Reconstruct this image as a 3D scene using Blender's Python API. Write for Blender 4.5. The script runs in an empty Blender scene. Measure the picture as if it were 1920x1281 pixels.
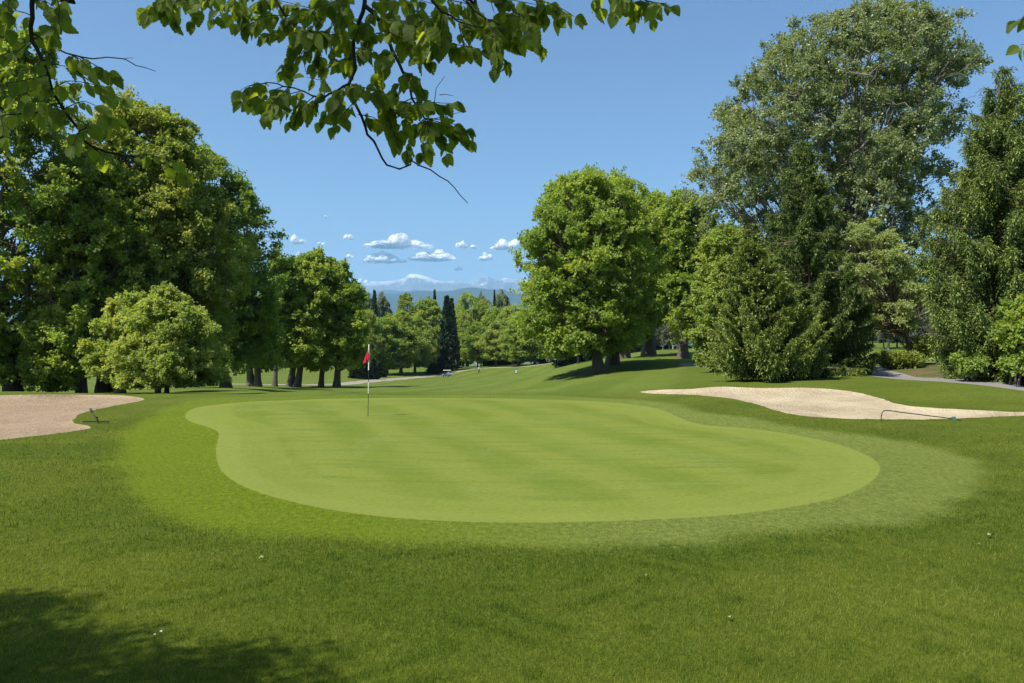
import bpy, math, random
import numpy as np
from mathutils import Vector, geometry

F = 1920 * 28.0 / 36.0          # focal length in photograph pixels (28 mm lens)
CX, CY, EYE = 960.0, 640.5, 2.2
RNG = np.random.default_rng(7)
sc = bpy.context.scene
COL = bpy.context.scene.collection
SUN_AZ = np.array([-0.80, -0.60])
SUN_EL = math.radians(55)

def px2(px, py, d):
    """A point seen at photograph position px, py that stands d metres ahead."""
    return np.array([(px - CX) / F * d, d, EYE - (py - CY) / F * d])

# ------------------------------------------------------------------ helpers
def link(o, parent=None):
    COL.objects.link(o)
    if parent is not None:
        o.parent = parent
    return o

def tag(o, label=None, cat=None, group=None, kind=None):
    if label: o['label'] = label
    if cat: o['category'] = cat
    if group: o['group'] = group
    if kind: o['kind'] = kind
    return o

def empty(name, loc, rz=0.0):
    o = bpy.data.objects.new(name, None)
    o.empty_display_size = 0.3
    o.location = [float(c) for c in loc]
    o.rotation_euler = (0, 0, rz)
    return link(o)

def mesh_np(name, V, Fa, mat=None, smooth=False, attrs=None, mats=None, midx=None):
    """V (n,3); Fa (m,k) faces of one size."""
    V = np.ascontiguousarray(V, dtype=np.float32); Fa = np.ascontiguousarray(Fa, dtype=np.int32)
    me = bpy.data.meshes.new(name)
    n, (m, k) = len(V), Fa.shape
    me.vertices.add(n); me.vertices.foreach_set('co', V.ravel())
    me.loops.add(m * k); me.loops.foreach_set('vertex_index', Fa.ravel())
    me.polygons.add(m)
    me.polygons.foreach_set('loop_start', np.arange(0, m * k, k, dtype=np.int32))
    me.polygons.foreach_set('loop_total', np.full(m, k, dtype=np.int32))
    me.polygons.foreach_set('use_smooth', np.full(m, bool(smooth)))
    me.update(calc_edges=True)
    if attrs:
        for an, (dom, arr) in attrs.items():
            a = me.attributes.new(an, 'FLOAT', dom)
            a.data.foreach_set('value', np.ascontiguousarray(arr, dtype=np.float32))
    for mm in (mats or ([mat] if mat else [])):
        me.materials.append(mm)
    if midx is not None:
        me.polygons.foreach_set('material_index', np.ascontiguousarray(midx, dtype=np.int32))
    return me

def obj(name, me, parent=None, loc=None):
    o = bpy.data.objects.new(name, me)
    if loc is not None: o.location = [float(c) for c in loc]
    return link(o, parent)

class Geo:
    """Collects small shapes into one mesh."""
    def __init__(s): s.V, s.F = [], []
    def add(s, V, Fc):
        b = len(s.V); s.V += [tuple(float(c) for c in v) for v in V]; s.F += [tuple(i + b for i in f) for f in Fc]
    def box(s, c, d, taper=1.0, bev=0.0):
        x, y, z = d[0] / 2, d[1] / 2, d[2] / 2; V = []
        for sz, k in ((-1, 1.0), (1, taper)):
            for sx, sy in ((-1, -1), (1, -1), (1, 1), (-1, 1)):
                V.append((c[0] + sx * x * k, c[1] + sy * y * k, c[2] + sz * z))
        s.add(V, [(0, 3, 2, 1), (4, 5, 6, 7), (0, 1, 5, 4), (1, 2, 6, 5), (2, 3, 7, 6), (3, 0, 4, 7)])
    def tube(s, pts, rad, n=10, cap=True):
        pts = [Vector(p) for p in pts]
        if not hasattr(rad, '__len__'): rad = [rad] * len(pts)
        b = len(s.V); ref = None
        for i, p in enumerate(pts):
            t = (pts[min(i + 1, len(pts) - 1)] - pts[max(i - 1, 0)]).normalized()
            if ref is None: ref = Vector((0, 0, 1)) if abs(t.z) < .9 else Vector((1, 0, 0))
            u = (ref - t * ref.dot(t)).normalized(); w = t.cross(u); ref = u
            for k in range(n):
                a = 2 * math.pi * k / n
                s.V.append(tuple(p + (u * math.cos(a) + w * math.sin(a)) * rad[i]))
        for i in range(len(pts) - 1):
            for k in range(n):
                s.F.append((b + i * n + k, b + i * n + (k + 1) % n, b + (i + 1) * n + (k + 1) % n, b + (i + 1) * n + k))
        if cap:
            s.F.append(tuple(b + k for k in range(n))[::-1])
            s.F.append(tuple(b + (len(pts) - 1) * n + k for k in range(n)))
    def ell(s, c, r, nu=14, nv=9):
        V = [(c[0], c[1], c[2] - r[2])]; Fc = []
        for j in range(1, nv):
            b = -math.pi / 2 + math.pi * j / nv
            for i in range(nu):
                a = 2 * math.pi * i / nu
                V.append((c[0] + r[0] * math.cos(b) * math.cos(a), c[1] + r[1] * math.cos(b) * math.sin(a), c[2] + r[2] * math.sin(b)))
        V.append((c[0], c[1], c[2] + r[2])); T = len(V) - 1
        for i in range(nu):
            Fc.append((0, 1 + (i + 1) % nu, 1 + i)); Fc.append((T, T - nu + i, T - nu + (i + 1) % nu))
        for j in range(nv - 2):
            for i in range(nu):
                a = 1 + j * nu + i; c2 = 1 + j * nu + (i + 1) % nu
                Fc.append((a, c2, c2 + nu, a + nu))
        s.add(V, Fc)
    def build(s, name, mat, parent=None, smooth=True, loc=None):
        me = bpy.data.meshes.new(name); me.from_pydata(s.V, [], s.F); me.update()
        if smooth:
            me.polygons.foreach_set('use_smooth', [True] * len(me.polygons))
            try: me.set_sharp_from_angle(angle=math.radians(40))
            except Exception: pass
        if mat: me.materials.append(mat)
        return obj(name, me, parent, loc)

# ------------------------------------------------------------------ materials
def newmat(name):
    m = bpy.data.materials.new(name); m.use_nodes = True
    nt = m.node_tree; nt.nodes.clear()
    return m, nt
def N(nt, t, **kw):
    n = nt.nodes.new(t)
    for k, v in kw.items(): setattr(n, k, v)
    return n
def setin(n, **kw):
    for k, v in kw.items():
        n.inputs[k.replace('_', ' ')].default_value = v
    return n
def rgba(c): return (c[0], c[1], c[2], 1.0)
def ramp(nt, fac, stops, interp='LINEAR'):
    r = N(nt, 'ShaderNodeValToRGB'); r.color_ramp.interpolation = interp
    el = r.color_ramp.elements
    while len(el) < len(stops): el.new(0.5)
    for e, (p, c) in zip(el, stops):
        e.position = p; e.color = rgba(c) if hasattr(c, '__len__') else (c, c, c, 1)
    nt.links.new(fac, r.inputs['Fac']); return r.outputs['Color']
def noise(nt, vec, scale, detail=3.0, rough=0.5, dist=0.0):
    n = N(nt, 'ShaderNodeTexNoise'); setin(n, Scale=scale, Detail=detail, Roughness=rough, Distortion=dist)
    nt.links.new(vec, n.inputs['Vector']); return n.outputs['Fac']
def mix(nt, fac, a, b, mode='MIX'):
    m = N(nt, 'ShaderNodeMix', data_type='RGBA', blend_type=mode)
    for sock, v in ((m.inputs[0], fac), (m.inputs[6], a), (m.inputs[7], b)):
        if hasattr(v, 'links') or isinstance(v, bpy.types.NodeSocket): nt.links.new(v, sock)
        elif hasattr(v, '__len__'): sock.default_value = rgba(v)
        else: sock.default_value = v
    return m.outputs[2]
def mth(nt, op, a, b=0.0, c=None, clamp=False):
    m = N(nt, 'ShaderNodeMath', operation=op); m.use_clamp = clamp
    for i, v in enumerate((a, b) if c is None else (a, b, c)):
        if isinstance(v, bpy.types.NodeSocket): nt.links.new(v, m.inputs[i])
        else: m.inputs[i].default_value = v
    return m.outputs[0]
def scaled(nt, vec, s, rot=(0, 0, 0)):
    m = N(nt, 'ShaderNodeMapping'); m.inputs['Scale'].default_value = s; m.inputs['Rotation'].default_value = rot
    nt.links.new(vec, m.inputs['Vector']); return m.outputs['Vector']
def bump(nt, h, strength, dist):
    b = N(nt, 'ShaderNodeBump'); setin(b, Strength=strength, Distance=dist)
    nt.links.new(h, b.inputs['Height']); return b.outputs['Normal']
def finish(nt, col, rough=0.6, spec=0.3, nrm=None, metal=0.0, sheen=0.0):
    p = N(nt, 'ShaderNodeBsdfPrincipled'); o = N(nt, 'ShaderNodeOutputMaterial')
    if isinstance(col, bpy.types.NodeSocket): nt.links.new(col, p.inputs['Base Color'])
    else: p.inputs['Base Color'].default_value = rgba(col)
    if isinstance(rough, bpy.types.NodeSocket): nt.links.new(rough, p.inputs['Roughness'])
    else: p.inputs['Roughness'].default_value = rough
    p.inputs['Specular IOR Level'].default_value = spec; p.inputs['Metallic'].default_value = metal
    if sheen: p.inputs['Sheen Weight'].default_value = sheen
    if nrm is not None: nt.links.new(nrm, p.inputs['Normal'])
    nt.links.new(p.outputs[0], o.inputs['Surface']); return p

def plain(name, col, rough=0.5, spec=0.4, metal=0.0, var=0.12, sc_=25.0):
    m, nt = newmat(name); g = N(nt, 'ShaderNodeNewGeometry').outputs['Position']
    n = noise(nt, g, sc_, 3)
    c = mix(nt, n, [x * (1 - var) for x in col], [min(1, x * (1 + var)) for x in col])
    finish(nt, c, rough, spec, bump(nt, n, .15, .004), metal); return m

def leafmat(name, dark, mid, light, trans=0.4, rough=0.5, spec=0.35, tip=None, tcol=None):
    """Leaf surface: colour varies leaf by leaf; thin, so light passes through."""
    m, nt = newmat(name)
    a = N(nt, 'ShaderNodeAttribute', attribute_name='rnd').outputs['Fac']
    c = ramp(nt, a, [(0.0, dark), (0.5, mid), (1.0, light)])
    if tip is not None:
        t = N(nt, 'ShaderNodeAttribute', attribute_name='tip').outputs['Fac']
        c = mix(nt, t, c, tip)
    p = N(nt, 'ShaderNodeBsdfPrincipled'); nt.links.new(c, p.inputs['Base Color'])
    setin(p, Roughness=rough); p.inputs['Specular IOR Level'].default_value = spec
    t = N(nt, 'ShaderNodeBsdfTranslucent')
    tc = mix(nt, 1.0, c, tcol or (1.6, 1.5, 0.6), 'MULTIPLY'); nt.links.new(tc, t.inputs['Color'])
    mx = N(nt, 'ShaderNodeMixShader'); mx.inputs[0].default_value = trans
    nt.links.new(p.outputs[0], mx.inputs[1]); nt.links.new(t.outputs[0], mx.inputs[2])
    o = N(nt, 'ShaderNodeOutputMaterial'); nt.links.new(mx.outputs[0], o.inputs['Surface'])
    return m

def barkmat(name, a, b, scale=6.0):
    m, nt = newmat(name); g = N(nt, 'ShaderNodeTexCoord').outputs['Object']
    n = noise(nt, scaled(nt, g, (1, 1, .22)), scale, 6, .65, .6)
    n2 = noise(nt, g, scale * .4, 3)
    c = mix(nt, n, a, b); c = mix(nt, mth(nt, 'MULTIPLY', n2, .5), c, [x * 1.5 for x in b])
    finish(nt, c, .85, .2, bump(nt, n, .8, .06)); return m
# ------------------------------------------------------------------ terrain
CP = []
def cp(px, py, d): CP.append(px2(px, py, d))
def cz(px, d, z): CP.append(np.array([(px - CX) / F * d, d, z]))
for pxx in (-500, 200, 900, 1500, 2400):
    for dd, zz in ((2.2, 0.0), (3, 0.0), (4.2, 0.0), (6, 0.0), (8, 0.0), (10, 0.0), (15, -0.03), (20, -0.02)): cz(pxx, dd, zz)
for s_ in (-1, 1):
    for a_ in (.8, 1.0):
        for r_, zz in ((2.5, 0), (4, 0), (8, 0), (15, 0), (30, 0), (60, .2 + .8 * s_), (120, -1 + 2.5 * s_), (300, -4 + 6 * s_), (1000, -20 + 10 * s_), (9000, -150)):
            CP.append(np.array([s_ * r_ * math.sin(a_), r_ * math.cos(a_), zz]))
for q in [(-400, 741, 33), (0, 741, 32.8), (200, 741, 33), (400, 745, 31.5), (700, 744.5, 31.5), (1000, 745, 31.3), (1200, 742, 32),
          (-400, 738, 36), (30, 737.5, 36.5), (230, 737.5, 36.5), (400, 738, 36), (700, 738, 36), (950, 737, 36.5), (1150, 733, 38),
          (-400, 738, 45), (100, 738, 45), (-400, 736, 70), (50, 733, 90), (50, 722, 140), (50, 705, 230),
          (230, 738, 60), (230, 730, 90), (240, 715, 150), (250, 698, 240),
          (420, 727, 70), (480, 726, 86), (550, 737, 76), (550, 725, 100), (560, 720, 118), (550, 700, 190), (550, 690, 260), (400, 705, 170),
          (640, 724, 110), (700, 715, 150), (740, 706, 212), (700, 737, 70), (790, 697, 245),
          (840, 737, 64), (840, 720, 118), (840, 703.5, 230), (898, 698, 224), (880, 688, 275), (967, 700.5, 212), (967, 710, 135), (967, 725, 75),
          (1010, 686, 235), (1097, 671, 235), (1060, 700, 108), (1060, 716, 70), (1060, 730, 46),
          (1125, 698, 75), (1125, 718, 50), (1148, 685, 83), (1103, 680, 92), (1165, 673, 97), (1215, 667, 103), (1280, 672, 94), (1305, 684, 79),
          (1330, 690, 70), (1300, 700, 58), (1300, 720, 42), (1200, 660, 150), (1300, 655, 180),
          (1350, 727, 31), (1500, 727, 30.5), (1450, 718, 36), (1400, 712, 41), (1600, 698, 43), (1650, 690, 50), (1650, 684, 56),
          (1650, 682, 75), (1650, 679.2, 92), (1650, 665, 113), (1650, 653, 140), (1650, 646, 200), (1720, 640, 270), (1950, 640, 270),
          (1717, 682, 49), (1790, 688, 44), (1760, 715, 33.5), (1860, 718, 32.5), (1920, 730, 30.5), (1700, 706, 40), (1950, 715, 38), (2200, 710, 40),
          (1640, 742, 28.5), (1800, 760, 25.6), (1920, 774, 23.8), (2200, 775, 23.5), (1500, 745, 27.5), (1400, 748, 28)]:
    cp(*q)
for pxx, zs in ((-600, (-12, -40, -150)), (500, (-14, -45, -160)), (950, (-12, -45, -170)), (1300, (-2, -30, -150)), (1900, (3, -15, -120)), (2600, (3, -10, -110))):
    for dd, zz in zip((420, 1200, 8000), zs): cz(pxx, dd, zz)
cz(-900, 120, -3.5); cz(-900, 250, -6); cz(2700, 60, 1.0); cz(2700, 140, 1.5); cz(1150, 330, -3); cz(1000, 320, -7)

def uv_of(x, y):
    r = np.hypot(x, y); a = np.arctan2(x, np.maximum(y, -1e9))
    a = np.clip(a, -1.0, 1.0)
    return np.stack([a * 2.6, np.log(np.clip(r, 2.5, 9000)) * 1.0], -1)
_C = np.array(CP); _U = uv_of(_C[:, 0], _C[:, 1])
def _phi(r): return np.where(r > 1e-9, r * r * np.log(np.maximum(r, 1e-9)), 0.0)
_n = len(_U); _K = _phi(np.linalg.norm(_U[:, None] - _U[None], axis=2)) + np.eye(_n) * 1e-5
_P = np.hstack([np.ones((_n, 1)), _U])
_W = np.linalg.solve(np.block([[_K, _P], [_P.T, np.zeros((3, 3))]]), np.concatenate([_C[:, 2], np.zeros(3)]))
def hbase(x, y):
    x = np.atleast_1d(np.asarray(x, float)); y = np.atleast_1d(np.asarray(y, float)); out = np.empty(x.shape)
    for i in range(0, len(x), 20000):
        U = uv_of(x[i:i + 20000], y[i:i + 20000])
        out[i:i + 20000] = _phi(np.linalg.norm(U[:, None] - _U[None], axis=2)) @ _W[:_n] + _W[_n] + U @ _W[_n + 1:]
    # gentle undulation of the mown ground
    r = np.hypot(x, y); k = np.clip((r - 9) / 25, 0, 1)
    out += k * (0.05 * np.sin(x * .35 + 1) * np.sin(y * .27) + 0.03 * np.sin(x * .9 + y * .6))
    return out
_DS = np.exp(np.linspace(math.log(3.2), math.log(420), 1500))
def hit(px, py, dmin=3.2):
    """Where the sight line through px, py meets the terrain."""
    x = (px - CX) / F * _DS; z = EYE - (py - CY) / F * _DS
    g = hbase(x, _DS); ok = (z <= g) & (_DS >= dmin)
    i = int(np.argmax(ok)) if ok.any() else len(_DS) - 1
    if i == 0: return np.array([x[0], _DS[0]])
    a = z[i - 1] - g[i - 1]; b = g[i] - z[i]; t = a / max(a + b, 1e-9); d = _DS[i - 1] + t * (_DS[i] - _DS[i - 1])
    return np.array([(px - CX) / F * d, d])

def smooth_poly(P, step, jit=0.0, seed=1):
    """closed Catmull-Rom through P, resampled at step metres"""
    P = np.asarray(P); n = len(P); out = []
    for i in range(n):
        p0, p1, p2, p3 = P[i - 1], P[i], P[(i + 1) % n], P[(i + 2) % n]
        k = max(2, int(np.linalg.norm(p2 - p1) / step))
        for t in np.arange(k) / k:
            out.append(.5 * ((2 * p1) + (p2 - p0) * t + (2 * p0 - 5 * p1 + 4 * p2 - p3) * t * t + (-p0 + 3 * p1 - 3 * p2 + p3) * t ** 3))
    out = np.array(out)
    if jit:
        r = np.random.default_rng(seed); out += r.normal(0, jit, out.shape)
    return out
def inside(P, x, y):
    r = np.zeros(len(x), bool); n = len(P)
    for i in range(n):
        x1, y1 = P[i - 1]; x2, y2 = P[i]
        c = ((y1 > y) != (y2 > y))
        with np.errstate(divide='ignore', invalid='ignore'):
            r ^= c & (x < (x2 - x1) * (y - y1) / (y2 - y1 + 1e-15) + x1)
    return r
def sdist(P, x, y):
    """signed distance, positive inside"""
    best = np.full(len(x), 1e9)
    for i in range(len(P)):
        a = P[i - 1]; b = P[i]; ab = b - a; t = np.clip(((x - a[0]) * ab[0] + (y - a[1]) * ab[1]) / max(ab @ ab, 1e-12), 0, 1)
        best = np.minimum(best, np.hypot(x - a[0] - t * ab[0], y - a[1] - t * ab[1]))
    return np.where(inside(P, x, y), best, -best)
def sstep(x, a=0.0, b=1.0):
    t = np.clip((x - a) / (b - a), 0, 1); return t * t * (3 - 2 * t)

pixpoly = lambda L, dm=3.2: [hit(a, b, dm) for a, b in L]
GREEN = smooth_poly(pixpoly([(347, 781), (353, 771), (375, 763), (430, 756.5), (510, 751.5), (600, 748.5), (700, 747), (800, 746.5), (900, 747), (1000, 749), (1100, 752), (1160, 756), (1215, 763), (1247, 771), (1272, 782), (1300, 793), (1340, 799),
    (1400, 803), (1480, 814), (1560, 830), (1615, 849), (1645, 868), (1648, 886), (1630, 906), (1585, 928), (1500, 948), (1390, 963), (1250, 973), (1100, 978), (980, 980), (860, 978), (740, 971),
    (640, 959), (560, 944), (490, 925), (443, 905), (415, 882), (407, 862), (405, 842), (409, 824), (409, 811), (394, 802), (372, 796), (354, 789)]), .35)
APRON = smooth_poly(pixpoly([(222, 850), (250, 800), (300, 770), (360, 750), (500, 745), (800, 742), (1100, 745), (1260, 757), (1330, 775), (1400, 783), (1500, 800), (1620, 815), (1740, 835), (1830, 862), (1856, 893), (1838, 930),
    (1740, 966), (1600, 990), (1400, 1009), (1200, 1022), (1040, 1030), (850, 1029), (650, 1016), (480, 1003), (350, 975), (265, 930), (225, 885)]), .6)
BUNK_L = smooth_poly(pixpoly([(-320, 746), (0, 741.5), (60, 740), (150, 740), (210, 741), (253, 744), (270, 749), (252, 754), (215, 761), (175, 769), (149, 777), (138, 787), (141, 794), (165, 798), (172, 802), (140, 808.5), (80, 816), (0, 825), (-100, 838), (-320, 862)]), .22, .022, 3)
BUNK_R = smooth_poly(pixpoly([(1200, 735), (1250, 739), (1320, 742), (1380, 749), (1420, 758), (1450, 768), (1480, 776), (1530, 782), (1600, 785.5), (1700, 786.5), (1790, 785), (1860, 781.5), (1930, 779), (2010, 775), (1960, 772), (1900, 772.5), (1800, 767.5), (1720, 763), (1680, 757), (1650, 747),
    (1610, 737), (1560, 730), (1500, 727), (1400, 727), (1300, 729), (1240, 731)]), .22, .03, 4)
def pw(L): return [px2(a, b, d)[:2] for a, b, d in L]
PATH_A = smooth_poly(pw([(1592, 0, 47.0), (1640, 0, 54), (1668, 0, 57), (1720, 0, 60), (1790, 0, 63), (1790, 0, 59), (1710, 0, 54), (1668, 0, 48.5), (1665, 0, 45), (1700, 0, 41.8), (1729, 0, 39.5), (1841, 0, 34.6), (1920, 0, 32.6), (2150, 0, 29.5), (2500, 0, 28),
    (2500, 0, 25.3), (2150, 0, 26.6), (1920, 0, 29.3), (1804, 0, 32.0), (1710, 0, 35.9), (1607, 0, 42.2)]), .5, .015, 5)
PATH_B = smooth_poly(pw([(1274, 0, 79), (1288, 0, 83), (1325, 0, 84), (1322, 0, 80), (1306, 0, 77), (1345, 0, 72.5), (1400, 0, 71), (1400, 0, 68.5), (1340, 0, 69.5), (1295, 0, 75)]), .6)
_cl = np.array(pw([(300, 0, 112), (420, 0, 112), (500, 0, 112), (564, 0, 114), (627, 0, 120), (660, 0, 130), (690, 0, 148), (740, 0, 190), (800, 0, 222), (860, 0, 244), (900, 0, 252), (940, 0, 248), (980, 0, 243), (1040, 0, 240), (1097, 0, 236), (1150, 0, 225)]))
_tn = np.gradient(_cl, axis=0); _tn /= np.linalg.norm(_tn, axis=1)[:, None]; _nn = np.stack([-_tn[:, 1], _tn[:, 0]], 1)
PATH_C = smooth_poly(np.vstack([_cl + _nn * 1.9, (_cl - _nn * 1.9)[::-1]]), 1.6)

def dips(x, y):
    o = np.zeros(len(x))
    for P, dep, wd in ((BUNK_L, .16, 2.5), (BUNK_R, .20, 2.2)):
        lo, hi = P.min(0) - .1, P.max(0) + .1
        k = (x > lo[0]) & (x < hi[0]) & (y > lo[1]) & (y < hi[1])
        if k.any():
            s = sdist(P, x[k], y[k]); xx, yy = x[k], y[k]
            o[k] -= np.where(s > 0, .09 * sstep(s, 0, .18) + dep * sstep(s, 0.05, wd), 0)
            o[k] += np.where(s > .3, .03 * np.sin(xx * 3.1 + np.sin(yy * 1.7) * 2) * np.sin(yy * 2.3 + 1) * sstep(s, .3, 1), 0)
    return o
def height(x, y):
    x = np.atleast_1d(np.asarray(x, float)); y = np.atleast_1d(np.asarray(y, float))
    return hbase(x, y) + dips(x, y)
def gz(x, y): return float(height(x, y)[0])

ZONES = [('putting_green', GREEN), ('bunker_sand', BUNK_L), ('bunker_sand', BUNK_R), ('path', PATH_A), ('path', PATH_B), ('path', PATH_C)]
def build_ground():
    pts = []
    a_in = np.radians(np.arange(-37, 37.01, .42)); a_out = np.radians(np.concatenate([np.arange(-180, -37, 6), np.arange(42, 180, 6)]))
    r = 1.4; i = 0
    while r < 30000:
        k = 1.017 if r < 300 else (1.08 if r < 1500 else 1.3)
        if r < 4: k = 1.05
        aa = a_in if r < 400 else np.radians(np.arange(-38, 38.1, 2.4))
        off = (i % 2) * (aa[1] - aa[0]) * .5
        pts.append(np.stack([r * np.sin(aa + off), r * np.cos(aa + off)], 1))
        if i % 4 == 0: pts.append(np.stack([r * np.sin(a_out), r * np.cos(a_out)], 1))
        r *= k; i += 1
    G = np.vstack(pts)
    G = np.vstack([G, [[0.01, -0.02]]])
    # finer grid over the two bunkers' edges and round the green's rim
    keep = np.ones(len(G), bool); bounds = []
    for nm, P in ZONES:
        lo, hi = P.min(0) - 1, P.max(0) + 1
        k = (G[:, 0] > lo[0]) & (G[:, 0] < hi[0]) & (G[:, 1] > lo[1]) & (G[:, 1] < hi[1])
        s = np.abs(sdist(P, G[k, 0], G[k, 1])); idx = np.where(k)[0]
        rr = np.hypot(G[idx, 0], G[idx, 1]); keep[idx[s < .0035 * rr]] = False
        if nm == 'bunker_sand':
            for ins in (.16,):
                tn = np.roll(P, -1, 0) - np.roll(P, 1, 0); tn /= np.linalg.norm(tn, axis=1)[:, None] + 1e-9
                nn = np.stack([-tn[:, 1], tn[:, 0]], 1)
                for sgn in (1, -1):
                    Q = P + nn * ins * sgn; s = sdist(P, Q[:, 0], Q[:, 1]); bounds.append(Q[(s > ins * .7)])
    G = G[keep]
    if bounds: G = np.vstack([G] + bounds)
    V = [tuple(p) for p in G]; E = []
    for nm, P in ZONES:
        b = len(V); V += [tuple(p) for p in P]; n = len(P)
        E += [(b + i, b + (i + 1) % n) for i in range(n)]
    vo, eo, fo, *_ = geometry.delaunay_2d_cdt([Vector(v) for v in V], E, [], 0, 1e-5, False)
    XY = np.array([(v.x, v.y) for v in vo]); T = np.array([f for f in fo if len(f) == 3])
    a, b, c = XY[T[:, 0]], XY[T[:, 1]], XY[T[:, 2]]
    ar = (b[:, 0] - a[:, 0]) * (c[:, 1] - a[:, 1]) - (b[:, 1] - a[:, 1]) * (c[:, 0] - a[:, 0])
    T[ar < 0] = T[ar < 0][:, ::-1]; T = T[np.abs(ar) > 1e-9]
    Z = height(XY[:, 0], XY[:, 1]); V3 = np.column_stack([XY, Z])
    cen = XY[T].mean(1); zone = np.zeros(len(T), int)
    for i, (nm, P) in enumerate(ZONES):
        lo, hi = P.min(0), P.max(0)
        k = np.where((cen[:, 0] > lo[0]) & (cen[:, 0] < hi[0]) & (cen[:, 1] > lo[1]) & (cen[:, 1] < hi[1]))[0]
        ii = inside(P, cen[k, 0], cen[k, 1]); zone[k[ii]] = i + 1
    x, y = XY[:, 0], XY[:, 1]; rr = np.hypot(x, y); near = rr < 60
    def m_sd(P, far=-99):
        o = np.full(len(x), float(far)); o[near] = sdist(P, x[near], y[near]); return o
    wob = .35 * np.sin(x * 1.3 + 2 * np.sin(y * .7)) + .22 * np.sin(x * 3.7 + y * 2.9) + .15 * np.sin(y * 5.1 - x * 2.2)
    sdA = m_sd(APRON); apron = sstep(sdA + wob * .3, -.3, .35)
    sdG = m_sd(GREEN)
    px_ = CX + F * x / np.maximum(y, .1)
    # mown fairway beyond the crest, by distance and bearing
    fair = sstep(rr, 20, 46) * (.55 + .45 * sstep(-np.abs(px_ - 780), -620, -300))
    fair = np.maximum(fair, sstep(rr, 62, 90))
    bank = sstep(-np.hypot((x - 26) / 9., (y - 42) / 8.), -1.0, -.55) * (inside(PATH_A, x, y) == 0) * (y > 35.8 - .22 * (x - 20))
    names = [('ground', M['turf'])] + [(z[0], M[k]) for z, k in zip(ZONES, ('green', 'sand_l', 'sand_r', 'asphalt', 'asphalt', 'gravel'))]
    for zi, (nm, mat) in enumerate(names):
        t = T[zone == zi]; u, inv = np.unique(t, return_inverse=True)
        me = mesh_np(nm, V3[u], inv.reshape(-1, 3), mat, True,
                     {'apron': ('POINT', apron[u]), 'edge': ('POINT', np.clip(sdG[u], -5, 8)), 'fair': ('POINT', fair[u]), 'bank': ('POINT', bank[u]), 'side': ('POINT', np.clip((px_[u] - 300) / 1500, 0, 1))})
        o = obj(nm, me); o['kind'] = 'structure'
        lab = {0: ('mown turf of the golf course, dark rough near the camera and paler fairway beyond', 'ground'),
               1: ('smooth pale green putting green with the flag standing in it', 'putting green'),
               2: ('pinkish sand of the bunker left of the green', 'sand bunker'), 3: ('cream sand of the long bunker right of the green', 'sand bunker'),
               4: ('grey asphalt path curving up on the right behind the bunker', 'path'), 5: ('short bend of grey path under the trees right of centre', 'path'),
               6: ('pale gravel cart path running behind the left and middle trees', 'path')}[zi]
        tag(o, *lab)

# ground materials
M = {}
def turf_mat():
    m, nt = newmat('mown_turf'); g = N(nt, 'ShaderNodeNewGeometry').outputs['Position']
    at = lambda n: N(nt, 'ShaderNodeAttribute', attribute_name=n).outputs['Fac']
    big = noise(nt, g, .45, 4, .6); mid = noise(nt, g, 2.6, 4, .6); fine = noise(nt, g, 60, 3, .7); fine2 = noise(nt, scaled(nt, g, (1, .6, 1)), 14, 5, .75)
    rough = ramp(nt, big, [(0.3, (0.043, 0.069, 0.008)), (.5, (0.066, 0.094, 0.011)), (.72, (0.098, 0.121, 0.016))])
    rough = mix(nt, ramp(nt, mid, [(.35, 0.0), (.65, .7)]), rough, (0.068, 0.089, 0.009))
    apl = mix(nt, big, (0.084, 0.127, 0.007), (0.108, 0.144, 0.011)); apr = mix(nt, mid, (0.096, 0.131, 0.026), (0.131, 0.162, 0.037))
    ap = mix(nt, ramp(nt, at('side'), [(.25, 0.0), (.62, 1.0)]), apl, apr)
    c = mix(nt, at('apron'), rough, ap)
    # the fairway: broad mowing passes, lighter and darker
    w = N(nt, 'ShaderNodeTexWave', wave_profile='SIN'); setin(w, Scale=.05, Distortion=1.5, Detail=2.0); nt.links.new(scaled(nt, g, (1, .45, 1), (0, 0, .5)), w.inputs['Vector'])
    fw = mix(nt, ramp(nt, w.outputs['Fac'], [(.35, 0.0), (.65, 1.0)]), (0.073, 0.114, 0.018), (0.100, 0.141, 0.026))
    fw = mix(nt, ramp(nt, noise(nt, g, .09, 4, .6), [(.4, 0.0), (.65, .8)]), fw, (0.096, 0.124, 0.022))
    c = mix(nt, at('fair'), c, fw)
    bk = mix(nt, noise(nt, g, 1.2, 5, .7), (0.029, 0.061, 0.016), (0.131, 0.123, 0.049)); bk = mix(nt, ramp(nt, noise(nt, g, .5, 3), [(.52, 0.0), (.62, 1.0)]), bk, (0.139, 0.086, 0.049))
    c = mix(nt, at('bank'), c, bk)
    c = mix(nt, ramp(nt, fine2, [(.3, .0), (.7, 1.0)]), mix(nt, 1.0, c, (.55, .6, .55), 'MULTIPLY'), mix(nt, 1.0, c, (1.42, 1.32, 1.35), 'MULTIPLY'))
    c = mix(nt, ramp(nt, fine, [(.35, 0.0), (.7, 1.0)]), mix(nt, 1.0, c, (.75, .78, .7), 'MULTIPLY'), mix(nt, 1.0, c, (1.25, 1.2, 1.3), 'MULTIPLY'))
    h = mth(nt, 'ADD', mth(nt, 'MULTIPLY', fine2, .6), mth(nt, 'MULTIPLY', fine, .4))
    finish(nt, c, .95, .06, bump(nt, h, .9, .03)); return m
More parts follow.
